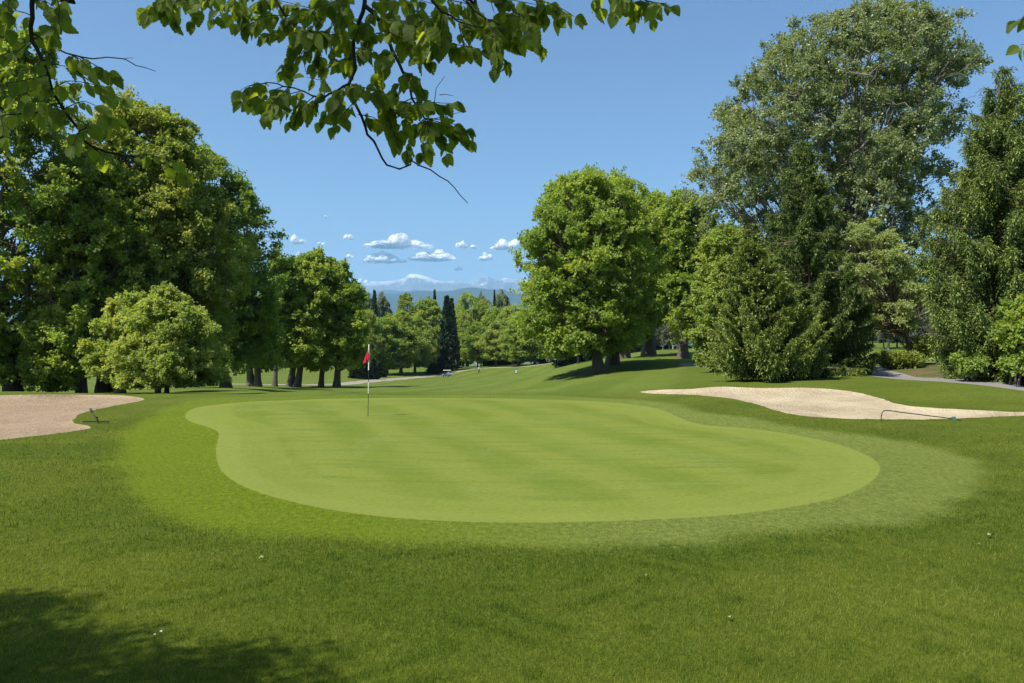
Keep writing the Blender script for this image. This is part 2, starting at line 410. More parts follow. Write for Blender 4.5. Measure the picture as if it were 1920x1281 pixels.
def green_mat():
    m, nt = newmat('putting_turf'); g = N(nt, 'ShaderNodeNewGeometry').outputs['Position']
    e = N(nt, 'ShaderNodeAttribute', attribute_name='edge').outputs['Fac']
    e = mth(nt, 'ADD', e, mth(nt, 'MULTIPLY', noise(nt, g, 1.5, 2), .16))
    sx = N(nt, 'ShaderNodeSeparateXYZ'); nt.links.new(scaled(nt, g, (1, 1, 1), (0, 0, -.36)), sx.inputs[0])
    x = mth(nt, 'ADD', sx.outputs['X'], mth(nt, 'MULTIPLY', noise(nt, g, .35, 2), 1.0))
    st = mth(nt, 'SINE', mth(nt, 'MULTIPLY', x, 2 * math.pi / 2.0)); st = ramp(nt, mth(nt, 'MULTIPLY_ADD', st, .5, .5), [(.2, 0.1), (.8, .9)])
    c = mix(nt, st, (.100, .134, .019), (.134, .160, .029))
    c = mix(nt, ramp(nt, noise(nt, g, .35, 4, .6), [(.42, 0.0), (.62, .75)]), c, (0.126, 0.157, 0.032))
    c = mix(nt, ramp(nt, noise(nt, scaled(nt, g, (1.6, .35, 1), (0, 0, .25)), .7, 5, .65), [(.55, 0.0), (.75, .5)]), c, (0.141, 0.174, 0.058))
    c = mix(nt, ramp(nt, noise(nt, scaled(nt, g, (.5, 2.2, 1)), 1.1, 5, .65), [(.35, .55), (.5, .0)]), c, (0.080, 0.117, 0.020))
    rim = ramp(nt, mth(nt, 'DIVIDE', e, 8.0), [(0.0, 1.0), (.062, 1.0), (.078, .0), (.098, .0), (.102, 0.0)])
    rim2 = ramp(nt, mth(nt, 'DIVIDE', e, 8.0), [(0.0, 1.0), (.160, 1.0), (.178, 0.0)])
    c = mix(nt, mth(nt, 'MULTIPLY', rim2, .6), c, (.136, .166, .031)); c = mix(nt, mth(nt, 'MULTIPLY', rim, .4), c, (.148, .176, .040))
    f = noise(nt, scaled(nt, g, (.7, 1.3, 1)), 18, 6, .85)
    c = mix(nt, ramp(nt, f, [(.3, 0.0), (.7, 1.0)]), mix(nt, 1.0, c, (.70, .75, .68), 'MULTIPLY'), mix(nt, 1.0, c, (1.28, 1.24, 1.22), 'MULTIPLY'))
    finish(nt, c, .95, .05, bump(nt, f, .5, .006)); return m
def sand_mat(name, a, b, c_):
    m, nt = newmat(name); g = N(nt, 'ShaderNodeNewGeometry').outputs['Position']
    n = noise(nt, g, .5, 4, .6); n2 = noise(nt, g, 5, 5, .7); n3 = noise(nt, g, 45, 3, .8)
    c = mix(nt, ramp(nt, n, [(.35, 0.0), (.65, 1.0)]), a, b); c = mix(nt, ramp(nt, n2, [(.5, 0.0), (.75, .6)]), c, c_)
    c = mix(nt, ramp(nt, n3, [(.28, .45), (.36, 0.0)]), c, (.16, .11, .08))
    w = N(nt, 'ShaderNodeTexWave', wave_profile='SIN'); setin(w, Scale=3.2, Distortion=7.0, Detail=2.0); w.inputs['Detail Scale'].default_value = .35; nt.links.new(scaled(nt, g, (1, .5, 1), (0, 0, .3)), w.inputs['Vector'])
    h = mth(nt, 'ADD', mth(nt, 'MULTIPLY', n2, 1.0), mth(nt, 'MULTIPLY', w.outputs['Fac'], .06)); h = mth(nt, 'ADD', h, mth(nt, 'MULTIPLY', n3, .3))
    finish(nt, c, .95, .1, bump(nt, h, 1.0, .14)); return m
def hard_mat(name, a, b):
    m, nt = newmat(name); g = N(nt, 'ShaderNodeNewGeometry').outputs['Position']
    c = mix(nt, noise(nt, g, .6, 5, .6), a, b); f = noise(nt, g, 50, 2)
    c = mix(nt, f, mix(nt, 1.0, c, (.75, .75, .75), 'MULTIPLY'), mix(nt, 1.0, c, (1.2, 1.2, 1.2), 'MULTIPLY'))
    finish(nt, c, .85, .25, bump(nt, f, .4, .01)); return m
M['turf'] = turf_mat(); M['green'] = green_mat()
M['sand_l'] = sand_mat('pink_sand', (.285, .212, .138), (.350, .265, .178), (.42, .33, .235))
M['sand_r'] = sand_mat('cream_sand', (.36, .285, .19), (.50, .42, .285), (.56, .48, .34))
M['asphalt'] = hard_mat('worn_asphalt', (0.153, 0.143, 0.139), (0.209, 0.195, 0.189)); M['gravel'] = hard_mat('path_gravel', (.20, .175, .145), (.27, .24, .20))
build_ground()

# ------------------------------------------------------------------ grass blades near the camera
def build_grass():
    r_ = np.random.default_rng(11); n = 800000
    r = np.exp(r_.uniform(math.log(3.4), math.log(30), n)); a = r_.uniform(-.72, .72, n)
    x = r * np.sin(a); y = r * np.cos(a)
    sg = sdist(GREEN, x, y); keep = sg < -.03
    for B in (BUNK_L, BUNK_R): keep &= sdist(B, x, y) < -.0
    sa = sdist(APRON, x, y); wob = .35 * np.sin(x * 1.3 + 2 * np.sin(y * .7)) + .22 * np.sin(x * 3.7 + y * 2.9) + .15 * np.sin(y * 5.1 - x * 2.2)
    ap = sstep(sa + wob * .3, -.3, .35); keep &= r_.random(n) > ap * .35; keep &= r_.random(n) > sstep(r, 13, 30)
    x, y, r, ap, sa = x[keep], y[keep], r[keep], ap[keep], sa[keep]; n = len(x)
    z = height(x, y)
    tuft = .5 + .5 * np.sin(x * 2.1 + np.sin(y * 3.3) * 1.5) * np.sin(y * 2.7 + np.sin(x * 1.9))
    clump = sstep(np.sin(x * 5.3 + 2 * np.sin(y * 4.1)) * np.sin(y * 6.1 + 2 * np.sin(x * 3.7)), .55, .9)
    h = (r_.gamma(5, 1 / 5., n) * .021 * (1 + .4 * tuft + .7 * clump)) * (1 - ap) + ap * .010 * r_.uniform(.6, 1.3, n)
    w = .0034 * (r / 5) ** .9 * r_.uniform(.7, 1.3, n)
    ph = r_.uniform(0, 2 * np.pi, n); ln = np.abs(r_.normal(.35, .35, n)) * h
    dx = r_.normal(0, 1, n) + .25; dy = r_.normal(0, 1, n) - .1; dn = np.hypot(dx, dy); dx /= dn; dy /= dn
    B0 = np.column_stack([x - np.cos(ph) * w / 2, y - np.sin(ph) * w / 2, z - .002]); B1 = np.column_stack([x + np.cos(ph) * w / 2, y + np.sin(ph) * w / 2, z - .002])
    T = np.column_stack([x + dx * ln, y + dy * ln, z + h])
    V = np.stack([B0, B1, T], 1).reshape(-1, 3); Fc = np.arange(3 * n).reshape(-1, 3)
    big = np.clip(.46 + .34 * np.sin(x * .8 + 1.3 * np.sin(y * .6)) + .22 * np.sin(y * 1.7 + x) + .25 * np.sin(x * 4.1 + 2 * np.sin(y * 2.3)) * np.sin(y * 3.7 + 1.5 * np.sin(x * 2.9)), 0, 1)
    rnd = np.clip((r_.random(n) < .035) * .5 + .66 * r_.random(n) ** 1.7 + .5 * big - .25 * clump - .35 * sstep(sa, -1.5, -.3) * (y < 12), 0, 1)
    side = np.clip((CX + F * x / y - 300) / 1500, 0, 1)
    me = mesh_np('grass', V, Fc, M['blade'], False, {'rnd': ('FACE', rnd), 'tip': ('FACE', ap * .8 * (.4 + .6 * side))})
    tag(obj('grass', me), 'short grass blades of the rough and apron in the foreground', 'grass', kind='stuff')
M['blade'] = leafmat('grass_blade', (.060, .108, .012), (.118, .172, .018), (.255, .265, .055), .46, .6, .15, tip=(.155, .205, .033))
build_grass()
# ------------------------------------------------------------------ camera, sun, sky
cam = bpy.data.cameras.new('camera'); cam.lens = 28; cam.sensor_width = 36; cam.clip_end = 120000; cam.clip_start = .05
co = link(bpy.data.objects.new('camera', cam)); co.location = (0, 0, EYE); co.rotation_euler = (math.radians(90), 0, 0); sc.camera = co
sun = bpy.data.lights.new('sun', 'SUN'); sun.energy = 5.0; sun.angle = math.radians(.53); sun.color = (1.0, .94, .82)
so = link(bpy.data.objects.new('sun', sun)); so.location = (0, 0, 60)
sd = Vector((SUN_AZ[0] * math.cos(SUN_EL), SUN_AZ[1] * math.cos(SUN_EL), math.sin(SUN_EL)))
so.rotation_euler = sd.to_track_quat('Z', 'Y').to_euler()
w = bpy.data.worlds.new('World'); sc.world = w; w.use_nodes = True; nt = w.node_tree; nt.nodes.clear()
sky = N(nt, 'ShaderNodeTexSky', sky_type='NISHITA'); sky.sun_disc = False; sky.sun_elevation = SUN_EL
sky.sun_rotation = math.atan2(SUN_AZ[0], SUN_AZ[1]) % (2 * math.pi); sky.altitude = 300; sky.air_density = 1.0; sky.dust_density = 2.2; sky.ozone_density = 3.0
bg = N(nt, 'ShaderNodeBackground'); bg.inputs['Strength'].default_value = .078; nt.links.new(mix(nt, 1.0, sky.outputs[0], (.76, .92, 1.06), 'MULTIPLY'), bg.inputs['Color'])
ow = N(nt, 'ShaderNodeOutputWorld'); nt.links.new(bg.outputs[0], ow.inputs['Surface'])
sc.view_settings.view_transform = 'Standard'; sc.view_settings.look = 'None'; sc.view_settings.exposure = 0.85; sc.view_settings.gamma = 1
cy = sc.cycles; cy.max_bounces = 7; cy.diffuse_bounces = 4; cy.glossy_bounces = 2; cy.transmission_bounces = 5; cy.transparent_max_bounces = 8; cy.volume_bounces = 3
cy.use_adaptive_sampling = True; cy.adaptive_threshold = .015; cy.sample_clamp_indirect = 6; cy.caustics_reflective = False; cy.caustics_refractive = False
cy.use_denoising = True; cy.denoising_prefilter = 'NONE'

# ------------------------------------------------------------------ far hills and mountains
def vnoise(x, y, seed, octs=6, lac=2.0, gain=.5):
    r = np.random.default_rng(seed); tab = r.random((64, 64)); out = np.zeros_like(x); a = 1.0; tot = 0
    for o in range(octs):
        xi = np.floor(x).astype(int); yi = np.floor(y).astype(int); fx = x - xi; fy = y - yi; fx = fx * fx * (3 - 2 * fx); fy = fy * fy * (3 - 2 * fy)
        g = lambda i, j: tab[(xi + i) % 64, (yi + j) % 64]
        v = (g(0, 0) * (1 - fx) + g(1, 0) * fx) * (1 - fy) + (g(0, 1) * (1 - fx) + g(1, 1) * fx) * fy
        out += a * (1 - np.abs(2 * v - 1)); tot += a; a *= gain; x = x * lac + 13.7; y = y * lac + 7.1
    return out / tot
def range_mesh(name, prof, D, depth, seed, mat, rough, na=700, nd=60, label=''):
    P = np.array(prof, float); ang = np.linspace(-1.05, 1.05, na) if na < 900 else np.concatenate([np.linspace(-1.05, -.25, 160), np.linspace(-.249, .05, na - 320), np.linspace(.051, 1.05, 160)])
    px = CX + F * np.tan(ang); top = np.interp(px, P[:, 0], P[:, 1], left=P[0, 1], right=P[-1, 1])
    r = np.random.default_rng(seed); outside_ = (px < P[0, 0]) | (px > P[-1, 0])
    top = top + np.where(outside_, 9 * (vnoise(px / 180, px * 0, seed + 5, 5) - .6), 0)
    H = (CY - top) / F * D; t = np.linspace(-1, .35, nd)
    A, T = np.meshgrid(ang, t, indexing='ij'); yy = D + T * depth; xx = np.tan(A) * yy
    env = np.where(T < 0, (1 + T) ** .85, 1 - T * 1.6)
    nz = vnoise(xx / (depth * .22), yy / (depth * .22), seed, 7, 2.1, .55)
    k = 1 - np.exp(-np.abs(T) * 5)
    z = H[:, None] * env * (yy / D) * (1 + rough * k * (nz - .62)) + H[:, None] * rough * .16 * (nz - .6) * (1 - k)
    z = z - 60 * (1 - env); z[:, 0] = -250
    V = np.stack([xx, yy, z], -1).reshape(-1, 3); I = np.arange(len(ang) * nd).reshape(len(ang), nd)
    Fc = np.stack([I[:-1, :-1], I[1:, :-1], I[1:, 1:], I[:-1, 1:]], -1).reshape(-1, 4)
    tag(obj(name, mesh_np(name, V, Fc, mat, True)), label, name.rstrip('s'), kind='structure')
def mountain_mat():
    m, nt = newmat('snowy_rock'); ge = N(nt, 'ShaderNodeNewGeometry'); g = ge.outputs['Position']
    s = N(nt, 'ShaderNodeSeparateXYZ'); nt.links.new(g, s.inputs[0]); n = noise(nt, g, .0012, 8, .7)
    h = mth(nt, 'ADD', s.outputs['Z'], mth(nt, 'MULTIPLY', mth(nt, 'SUBTRACT', n, .5), 1500))
    snow = ramp(nt, mth(nt, 'DIVIDE', h, 3000), [(.65, 0.0), (.84, 1.0)])
    s2 = N(nt, 'ShaderNodeSeparateXYZ'); nt.links.new(ge.outputs['Normal'], s2.inputs[0])
    sl = ramp(nt, s2.outputs['Z'], [(.55, .15), (.8, 1.0)])
    c = mix(nt, mth(nt, 'MULTIPLY', snow, sl), mix(nt, n, (.05, .06, .06), (.11, .11, .11)), (.85, .87, .9))
    finish(nt, c, .8, .2); return m
def forest_mat():
    m, nt = newmat('forested_hill'); g = N(nt, 'ShaderNodeNewGeometry').outputs['Position']
    finish(nt, mix(nt, noise(nt, g, .002, 7, .7), (.010, .020, .018), (.028, .042, .032)), .9, .1); return m
M['mount'] = mountain_mat(); M['hill'] = forest_mat()
range_mesh('mountains', [(560, 548), (640, 545), (668, 540), (682, 534), (696, 529), (720, 527), (742, 526), (758, 522), (768, 516), (778, 514), (790, 515.5), (800, 519), (815, 526), (830, 529), (850, 526), (870, 528), (888, 526), (905, 520), (914, 518), (924, 524), (935, 527), (947, 523), (960, 526), (1050, 530)], 27000, 8000, 21, M['mount'], .75, 1300, 90, 'snow capped blue mountains on the horizon')
range_mesh('hills', [(560, 556), (690, 551), (712, 545), (733, 543), (757, 547), (776, 543), (800, 547), (830, 545), (900, 548), (960, 550)], 21500, 4000, 33, M['hill'], .35, 700, 50, 'pale blue ridge between the mountains and the nearer hills')
range_mesh('hills', [(560, 560), (690, 551), (715, 548), (740, 550), (765, 547), (790, 544), (820, 545.5), (850, 545), (865, 541), (882, 539), (905, 541), (930, 543), (945, 541), (965, 548), (1060, 556)], 14000, 4500, 44, M['hill'], .40, 700, 60, 'blue wooded hills below the mountains')

# the air between here and the mountains
def haze():
    X, Y0, Y1, Z0, Z1 = 58000, -20, 36500, -330, 2400
    V = [(-X, Y0 - 2000, Z0), (X, Y0 - 2000, Z0), (X, Y1, Z0), (-X, Y1, Z0), (-X, Y0 - 2000, Z1), (X, Y0 - 2000, Z1), (X, Y1, Z1), (-X, Y1, Z1)]
    Fc = [(0, 3, 2, 1), (4, 5, 6, 7), (0, 1, 5, 4), (1, 2, 6, 5), (2, 3, 7, 6), (3, 0, 4, 7)]
    m, nt = newmat('air'); p = N(nt, 'ShaderNodeVolumePrincipled'); p.inputs['Color'].default_value = (.38, .66, 1.0, 1); p.inputs['Density'].default_value = 4.2e-5; p.inputs['Anisotropy'].default_value = .1
    o = N(nt, 'ShaderNodeOutputMaterial'); nt.links.new(p.outputs[0], o.inputs['Volume'])
    me = bpy.data.meshes.new('haze'); me.from_pydata(V, [], Fc); me.materials.append(m)
    tag(obj('haze', me), 'blue distance haze over the whole course and mountains', 'haze', kind='stuff')
haze()

# ------------------------------------------------------------------ clouds
def cloud_mat():
    m, nt = newmat('cloud_vapour')
    lw = N(nt, 'ShaderNodeLayerWeight'); lw.inputs['Blend'].default_value = .35
    g = N(nt, 'ShaderNodeNewGeometry').outputs['Position']
    f = mth(nt, 'ADD', lw.outputs['Facing'], mth(nt, 'MULTIPLY', mth(nt, 'SUBTRACT', noise(nt, g, .004, 6, .7), .5), 1.3))
    al = ramp(nt, f, [(.12, 0.0), (.78, 1.0)])
    a = N(nt, 'ShaderNodeBsdfPrincipled'); a.inputs['Base Color'].default_value = (1, 1, 1, 1); a.inputs['Roughness'].default_value = 1; a.inputs['Specular IOR Level'].default_value = 0
    a.inputs['Subsurface Weight'].default_value = 1.0; a.inputs['Subsurface Radius'].default_value = (1, 1, 1); a.inputs['Subsurface Scale'].default_value = 450.0
    tr = N(nt, 'ShaderNodeBsdfTransparent'); b = N(nt, 'ShaderNodeMixShader'); nt.links.new(al, b.inputs[0]); nt.links.new(a.outputs[0], b.inputs[1]); nt.links.new(tr.outputs[0], b.inputs[2])
    o = N(nt, 'ShaderNodeOutputMaterial'); nt.links.new(b.outputs[0], o.inputs['Surface']); return m
M['cloud'] = cloud_mat()
def cloud(px0, px1, py0, py1, puffs, seed, label, D=44000):
    """a heap of puffs with a flat base; px/py: its extent"""
    r = np.random.default_rng(seed); s = D / F; base = EYE - (py1 - CY) * s; root = np.array([(px0 + px1) / 2 - CX, 0]) * s
    Vs, Fs = [], []; nu, nv = 34, 22; b = 0; wid = (px1 - px0) * s; hgt = (py1 - py0) * s
    for i in range(puffs):
        u = r.uniform(-.5, .5) * (.6 if puffs < 8 else 1) if puffs > 1 else 0; tall = (1 - (2 * abs(u)) ** 2) * r.uniform(.45, 1) if puffs > 1 else 1
        rx = min(wid * .16, wid / 2) * r.uniform(.7, 1.3) if puffs > 2 else wid * .42; rz = hgt * max(tall, .3) * .62; cxx = root[0] + u * (wid - rx); cyy = D + r.uniform(-.25, .25) * wid * .4; czz = base + rz * .45
        th = np.linspace(0, np.pi, nv); ph = np.linspace(0, 2 * np.pi, nu, endpoint=False); TH, PH = np.meshgrid(th, ph, indexing='ij')
        nx, ny, nz = np.sin(TH) * np.cos(PH), np.sin(TH) * np.sin(PH), np.cos(TH)
        dsp = 1 + .42 * (vnoise(nx * 2.2 + i * 3.1 + 9, nz * 2.2 + ny * 1.7 + 9, seed + i, 5) - .55)
        z = czz + nz * rz * dsp * np.where(nz < 0, .55, 1)
        V = np.stack([cxx + nx * rx * dsp, cyy + ny * rx * dsp, z], -1).reshape(-1, 3); I = b + np.arange(nu * nv).reshape(nv, nu)
        Fc = np.stack([I[:-1], I[1:], np.roll(I[1:], -1, 1), np.roll(I[:-1], -1, 1)], -1).reshape(-1, 4)
        Vs.append(V); Fs.append(Fc); b += nu * nv
    tag(obj('cloud', mesh_np('cloud', np.vstack(Vs), np.vstack(Fs), M['cloud'], True)), label, 'cloud', 'small clouds above the mountains')
for i, c in enumerate([(602, 616, 403, 409, 2, 'tiny lone cloud, highest of all, in clear blue sky'), (537, 577, 440, 457, 4, 'small white cloud close to the left trees'), (640, 667, 436, 449, 3, 'small puff right of the pair of leftmost clouds'),
        (688, 820, 441, 465, 12, 'long white cloud, upper of the two long ones above the mountains'), (668, 760, 472, 493, 9, 'left half of the lower cloud bank, greyish below'), (752, 866, 468, 489, 11, 'right half of the lower cloud bank, brightest on top'),
        (850, 880, 445, 465, 4, 'small upright puff right of the upper long cloud'), (922, 985, 446, 468, 7, 'white cloud partly behind the big middle tree'), (890, 932, 472, 488, 5, 'low flat cloud left of the big middle tree'),
        (545, 575, 473, 484, 3, 'faint low cloud just over the left tree tops'), (592, 612, 452, 459, 2, 'faintest scrap of cloud below the tiny lone cloud'), (645, 668, 475, 484, 3, 'thin cloud at the left end of the lower bank'),
        (668, 694, 520, 534, 3, 'pale cloud resting on the left shoulder of the mountains'), (850, 872, 500, 507, 3, 'thin pale streak of cloud just above the mountain crest'), (870, 900, 458, 466, 3, 'faint wisp joining two clouds on the right')]):
    cloud(c[0], c[1], c[2] - (c[3] - c[2]) * .18, c[3], c[4] + 2, 100 + i, c[5])
# ------------------------------------------------------------------ trees
def norm(v): return v / (np.linalg.norm(v, axis=-1, keepdims=True) + 1e-12)
def leaf_quads(P, ax, nr, L, W, fold=.18):
    """kite shaped leaves: base P, axis ax, face normal nr"""
    ax = norm(ax); sd_ = norm(np.cross(ax, nr)); nr = np.cross(sd_, ax); L = L[:, None]; W = W[:, None]
    m = P + ax * L * .45
    return np.stack([P, m + sd_ * W * .5 + nr * W * fold, P + ax * L, m - sd_ * W * .5 + nr * W * fold], 1).reshape(-1, 3)
def tubes(P, R, sides=6):
    """n polylines at once: P (n,K,3), R (n,K)"""
    P = np.asarray(P, float); R = np.asarray(R, float); n, K, _ = P.shape
    T = np.empty_like(P); T[:, 1:-1] = P[:, 2:] - P[:, :-2]; T[:, 0] = P[:, 1] - P[:, 0]; T[:, -1] = P[:, -1] - P[:, -2]; T = norm(T)
    ref = np.where(np.abs(T[:, :1, 2:3]) < .8, np.array([0., 0, 1]), np.array([1., 0, 0])); ref = np.broadcast_to(ref, T.shape)
    U = norm(ref - T * (ref * T).sum(-1, keepdims=True)); Wv = np.cross(T, U)
    a = 2 * np.pi * np.arange(sides) / sides
    V = P[:, :, None] + (U[:, :, None] * np.cos(a)[:, None] + Wv[:, :, None] * np.sin(a)[:, None]) * R[:, :, None, None]
    I = np.arange(n * K * sides).reshape(n, K, sides)
    Fc = np.stack([I[:, :-1], np.roll(I[:, :-1], -1, 2), np.roll(I[:, 1:], -1, 2), I[:, 1:]], -1).reshape(-1, 4)
    return V.reshape(-1, 3), Fc
def join(parts):
    Vs, Fs, b = [], [], 0
    for V, Fc in parts:
        Vs.append(V); Fs.append(Fc + b); b += len(V)
    return np.vstack(Vs), np.vstack(Fs)
def wob_line(r, p0, p1, K, sag=0.0, wob=.06):
    """curved limb from p0 (n,3) to p1"""
    t = np.linspace(0, 1, K)[None, :, None]; L = np.linalg.norm(p1 - p0, axis=1)[:, None, None]
    P = p0[:, None] * (1 - t) + p1[:, None] * t
    P[:, :, 2:] += (sag * L * (t * (1 - t)) * 4 * .5)
    j = r.normal(0, 1, P.shape) * wob * L * np.sin(np.pi * t); return P + j
def trunk_tube(r, H, r0, top, flare=1.38, lean=(0, 0), K=16, sides=14):
    t = np.linspace(0, 1, K) ** 1.25; z = t * H
    x = lean[0] * t + r.normal(0, 1, K).cumsum() * .012 * H / K * 3 * t; y = lean[1] * t + r.normal(0, 1, K).cumsum() * .012 * H / K * 3 * t
    R = r0 * (1 - t) ** .8 + top * t; R *= 1 + (flare - 1) * np.exp(-z / (r0 * 1.3)); z[0] = -.35
    C = np.stack([x, y, z], 1); V, Fc = tubes(C[None], R[None], sides)
    a = np.arctan2(V[:, 1] - np.repeat(x, sides), V[:, 0] - np.repeat(y, sides)); k = np.exp(-np.repeat(np.maximum(z, 0), sides) / (r0 * 1.8))
    ph = r.uniform(0, 6.28); ridge = 1 + (.05 + .12 * k) * np.sin(a * 5 + ph) + .04 * np.sin(a * 9 + V[:, 2] * 1.3)
    cc = np.repeat(C, sides, 0); V[:, :2] = cc[:, :2] + (V[:, :2] - cc[:, :2]) * ridge[:, None]
    return C, R, (V, Fc)

def crown_solid(rows):
    rows = np.array(sorted(rows), float)          # (z, left, right), metres, local
    z, l, rr = rows.T
    return (lambda q: np.interp(q, z, (l + rr) / 2)), (lambda q: np.interp(q, z, (rr - l) / 2)), z[0], z[-1]

def broadleaf(seed, rows, leaves, leaf=.17, trunk=.35, hb=None, lobes=34, clumps=11, dep=1.0, lobe_r=.34, clump_r=.85, lean=(0, 0), stems=1, density_top=1.0, open_=0.0, tiers=0.0, fork=0.0, droop=.3, up=.42, trunk_top=.72, base_off=(0, 0), shell=.74):
    """returns (trunk V,F), (crown V,F,rnd)"""
    r = np.random.default_rng(seed); cx, hf, z0, z1 = crown_solid(rows); Hc = z1 - z0
    if hb is None: hb = z0 + .12 * Hc
    parts = []; H = z0 + Hc * trunk_top; axes = []
    for s in range(stems):
        o = np.array([base_off[0] + (0 if stems == 1 else (s - (stems - 1) / 2) * trunk * 2.1), base_off[1] + (0 if stems == 1 else r.uniform(-.3, .3))])
        tx = float(cx(H)) - o[0] + (0 if stems == 1 else (s - (stems - 1) / 2) * trunk * 3)
        C, R, g = trunk_tube(r, H, trunk, trunk * .16, lean=(tx + lean[0], lean[1]))
        C[:, :2] += o; g[0][:, :2] += o; parts.append(g); axes.append((C, R))
    # lobes: the big masses of foliage
    zs = np.linspace(z0, z1, 60); wgt = hf(zs) ** 1.3 + .12 * hf(zs).max(); zl = r.choice(zs, lobes * 3, p=wgt / wgt.sum()) + r.uniform(-.5, .5, lobes * 3) * Hc / 60
    phi = r.uniform(0, 2 * np.pi, lobes * 3); rho = shell * r.uniform(.25, 1, lobes * 3) ** .45
    hw = hf(zl); hm = hf(zs).max()
    Lc = np.stack([cx(zl) + hw * rho * np.cos(phi), hw * dep * rho * np.sin(phi), zl], 1)
    Lr = lobe_r * (.35 * hm + .65 * hw) * r.uniform(.75, 1.25, len(zl))
    # keep lobes a little apart
    pick = []
    for i in range(len(Lc)):
        if all(np.linalg.norm(Lc[i] - Lc[j]) > .62 * (Lr[i] + Lr[j]) * (1 + open_) * .8 for j in pick): pick.append(i)
        if len(pick) >= lobes: break
    Lc, Lr = Lc[pick], np.maximum(Lr[pick], clump_r * .6)
    # limbs to lobes
    lp0, lr0 = [], []
    for c in Lc:
        C, R = axes[r.integers(len(axes))]; dist = np.hypot(c[0] - np.interp(c[2], C[:, 2], C[:, 0]), c[1])
        zz = min(max(c[2] - dist * r.uniform(.7, 1.25) - .4, hb * r.uniform(.8, 1.15)), H * .97)
        if fork: zz = zz * (1 - fork) + fork * hb * r.uniform(.75, 1.5)
        lp0.append([np.interp(zz, C[:, 2], C[:, 0]), np.interp(zz, C[:, 2], C[:, 1]), zz]); lr0.append(np.interp(zz, C[:, 2], R) * r.uniform(.38, .6))
    lp0 = np.array(lp0); lr0 = np.minimum(np.array(lr0), trunk * .6)
    LP = wob_line(r, lp0, Lc, 8, -.12, .03); t8 = np.linspace(0, 1, 8)
    parts.append(tubes(LP, lr0[:, None] * (1 - .8 * t8) + .012, 7))
    # clumps on the lobes' shells
    nc = clumps; d = norm(r.normal(0, 1, (len(Lc), nc, 3)) + np.array([0, 0, .35])); k = r.uniform(.35, 1.0, (len(Lc), nc, 1)) ** .5
    Cc = Lc[:, None] + d * k * Lr[:, None, None] * np.array([1, 1, .8 - .35 * tiers]); li = np.repeat(np.arange(len(Lc)), nc); Cc = Cc.reshape(-1, 3)
    rel = np.hypot(Cc[:, 0] - cx(Cc[:, 2]), Cc[:, 1] / dep) / (hf(Cc[:, 2]) + .15); ok = (rel < 1.0) & (Cc[:, 2] > z0) & (Cc[:, 2] < z1 + .3)
    Cc, li = Cc[ok], li[ok]
    par = LP[li, r.integers(5, 8, len(li))]
    parts.append(tubes(wob_line(r, par, Cc, 4, .1, .05), np.array([.05, .035, .022, .01])[None] * trunk / .35 * .8 * np.ones((len(Cc), 1)), 4))
    # twigs and leaves
    nl = max(1, int(leaves / len(Cc))); ntw = 9
    out = norm(Cc - Lc[li]); tone_l = r.uniform(0, 1, len(Lc))[li]; tone_c = r.uniform(0, 1, len(Cc))
    ci = np.repeat(np.arange(len(Cc)), nl); tw = r.integers(0, ntw, len(ci))
    td = norm(r.normal(0, 1, (len(Cc), ntw, 3)) + out[:, None] * .9 + np.array([0, 0, .25]))
    tl = clump_r * r.uniform(.5, 1.25, (len(Cc), ntw)) * r.uniform(.6, 1.4, (len(Cc), 1)); t = r.uniform(.12, 1, len(ci)) ** .7
    dirn = td[ci, tw]; flat = np.array([1, 1, .75 - .3 * tiers])
    P = Cc[ci] + dirn * flat * (tl[ci, tw] * t)[:, None] + r.normal(0, .09 * clump_r, (len(ci), 3))
    rel = np.hypot(P[:, 0] - cx(P[:, 2]), P[:, 1] / dep) / (hf(P[:, 2]) + .25); cut = r.uniform(.86, 1.22, len(Cc))[ci]; ok = (rel < cut) & (P[:, 2] > z0 * .92)
    P, dirn, ci = P[ok], dirn[ok], ci[ok]; n = len(P)
    ax = norm(dirn * .5 + r.normal(0, .6, (n, 3)) + np.array([0, 0, -droop])); nr = norm(r.normal(0, .6, (n, 3)) + np.array([0, 0, up]) + dirn * .3 + out[ci] * .35)
    L = leaf * r.uniform(.7, 1.25, n); V = leaf_quads(P, ax, nr, L, L * .78)
    rnd = np.clip(.38 * r.random(n) + .30 * tone_c[ci] + .32 * tone_l[ci], 0, 1)
    return join(parts), (V, np.arange(4 * n).reshape(-1, 4), rnd, None)

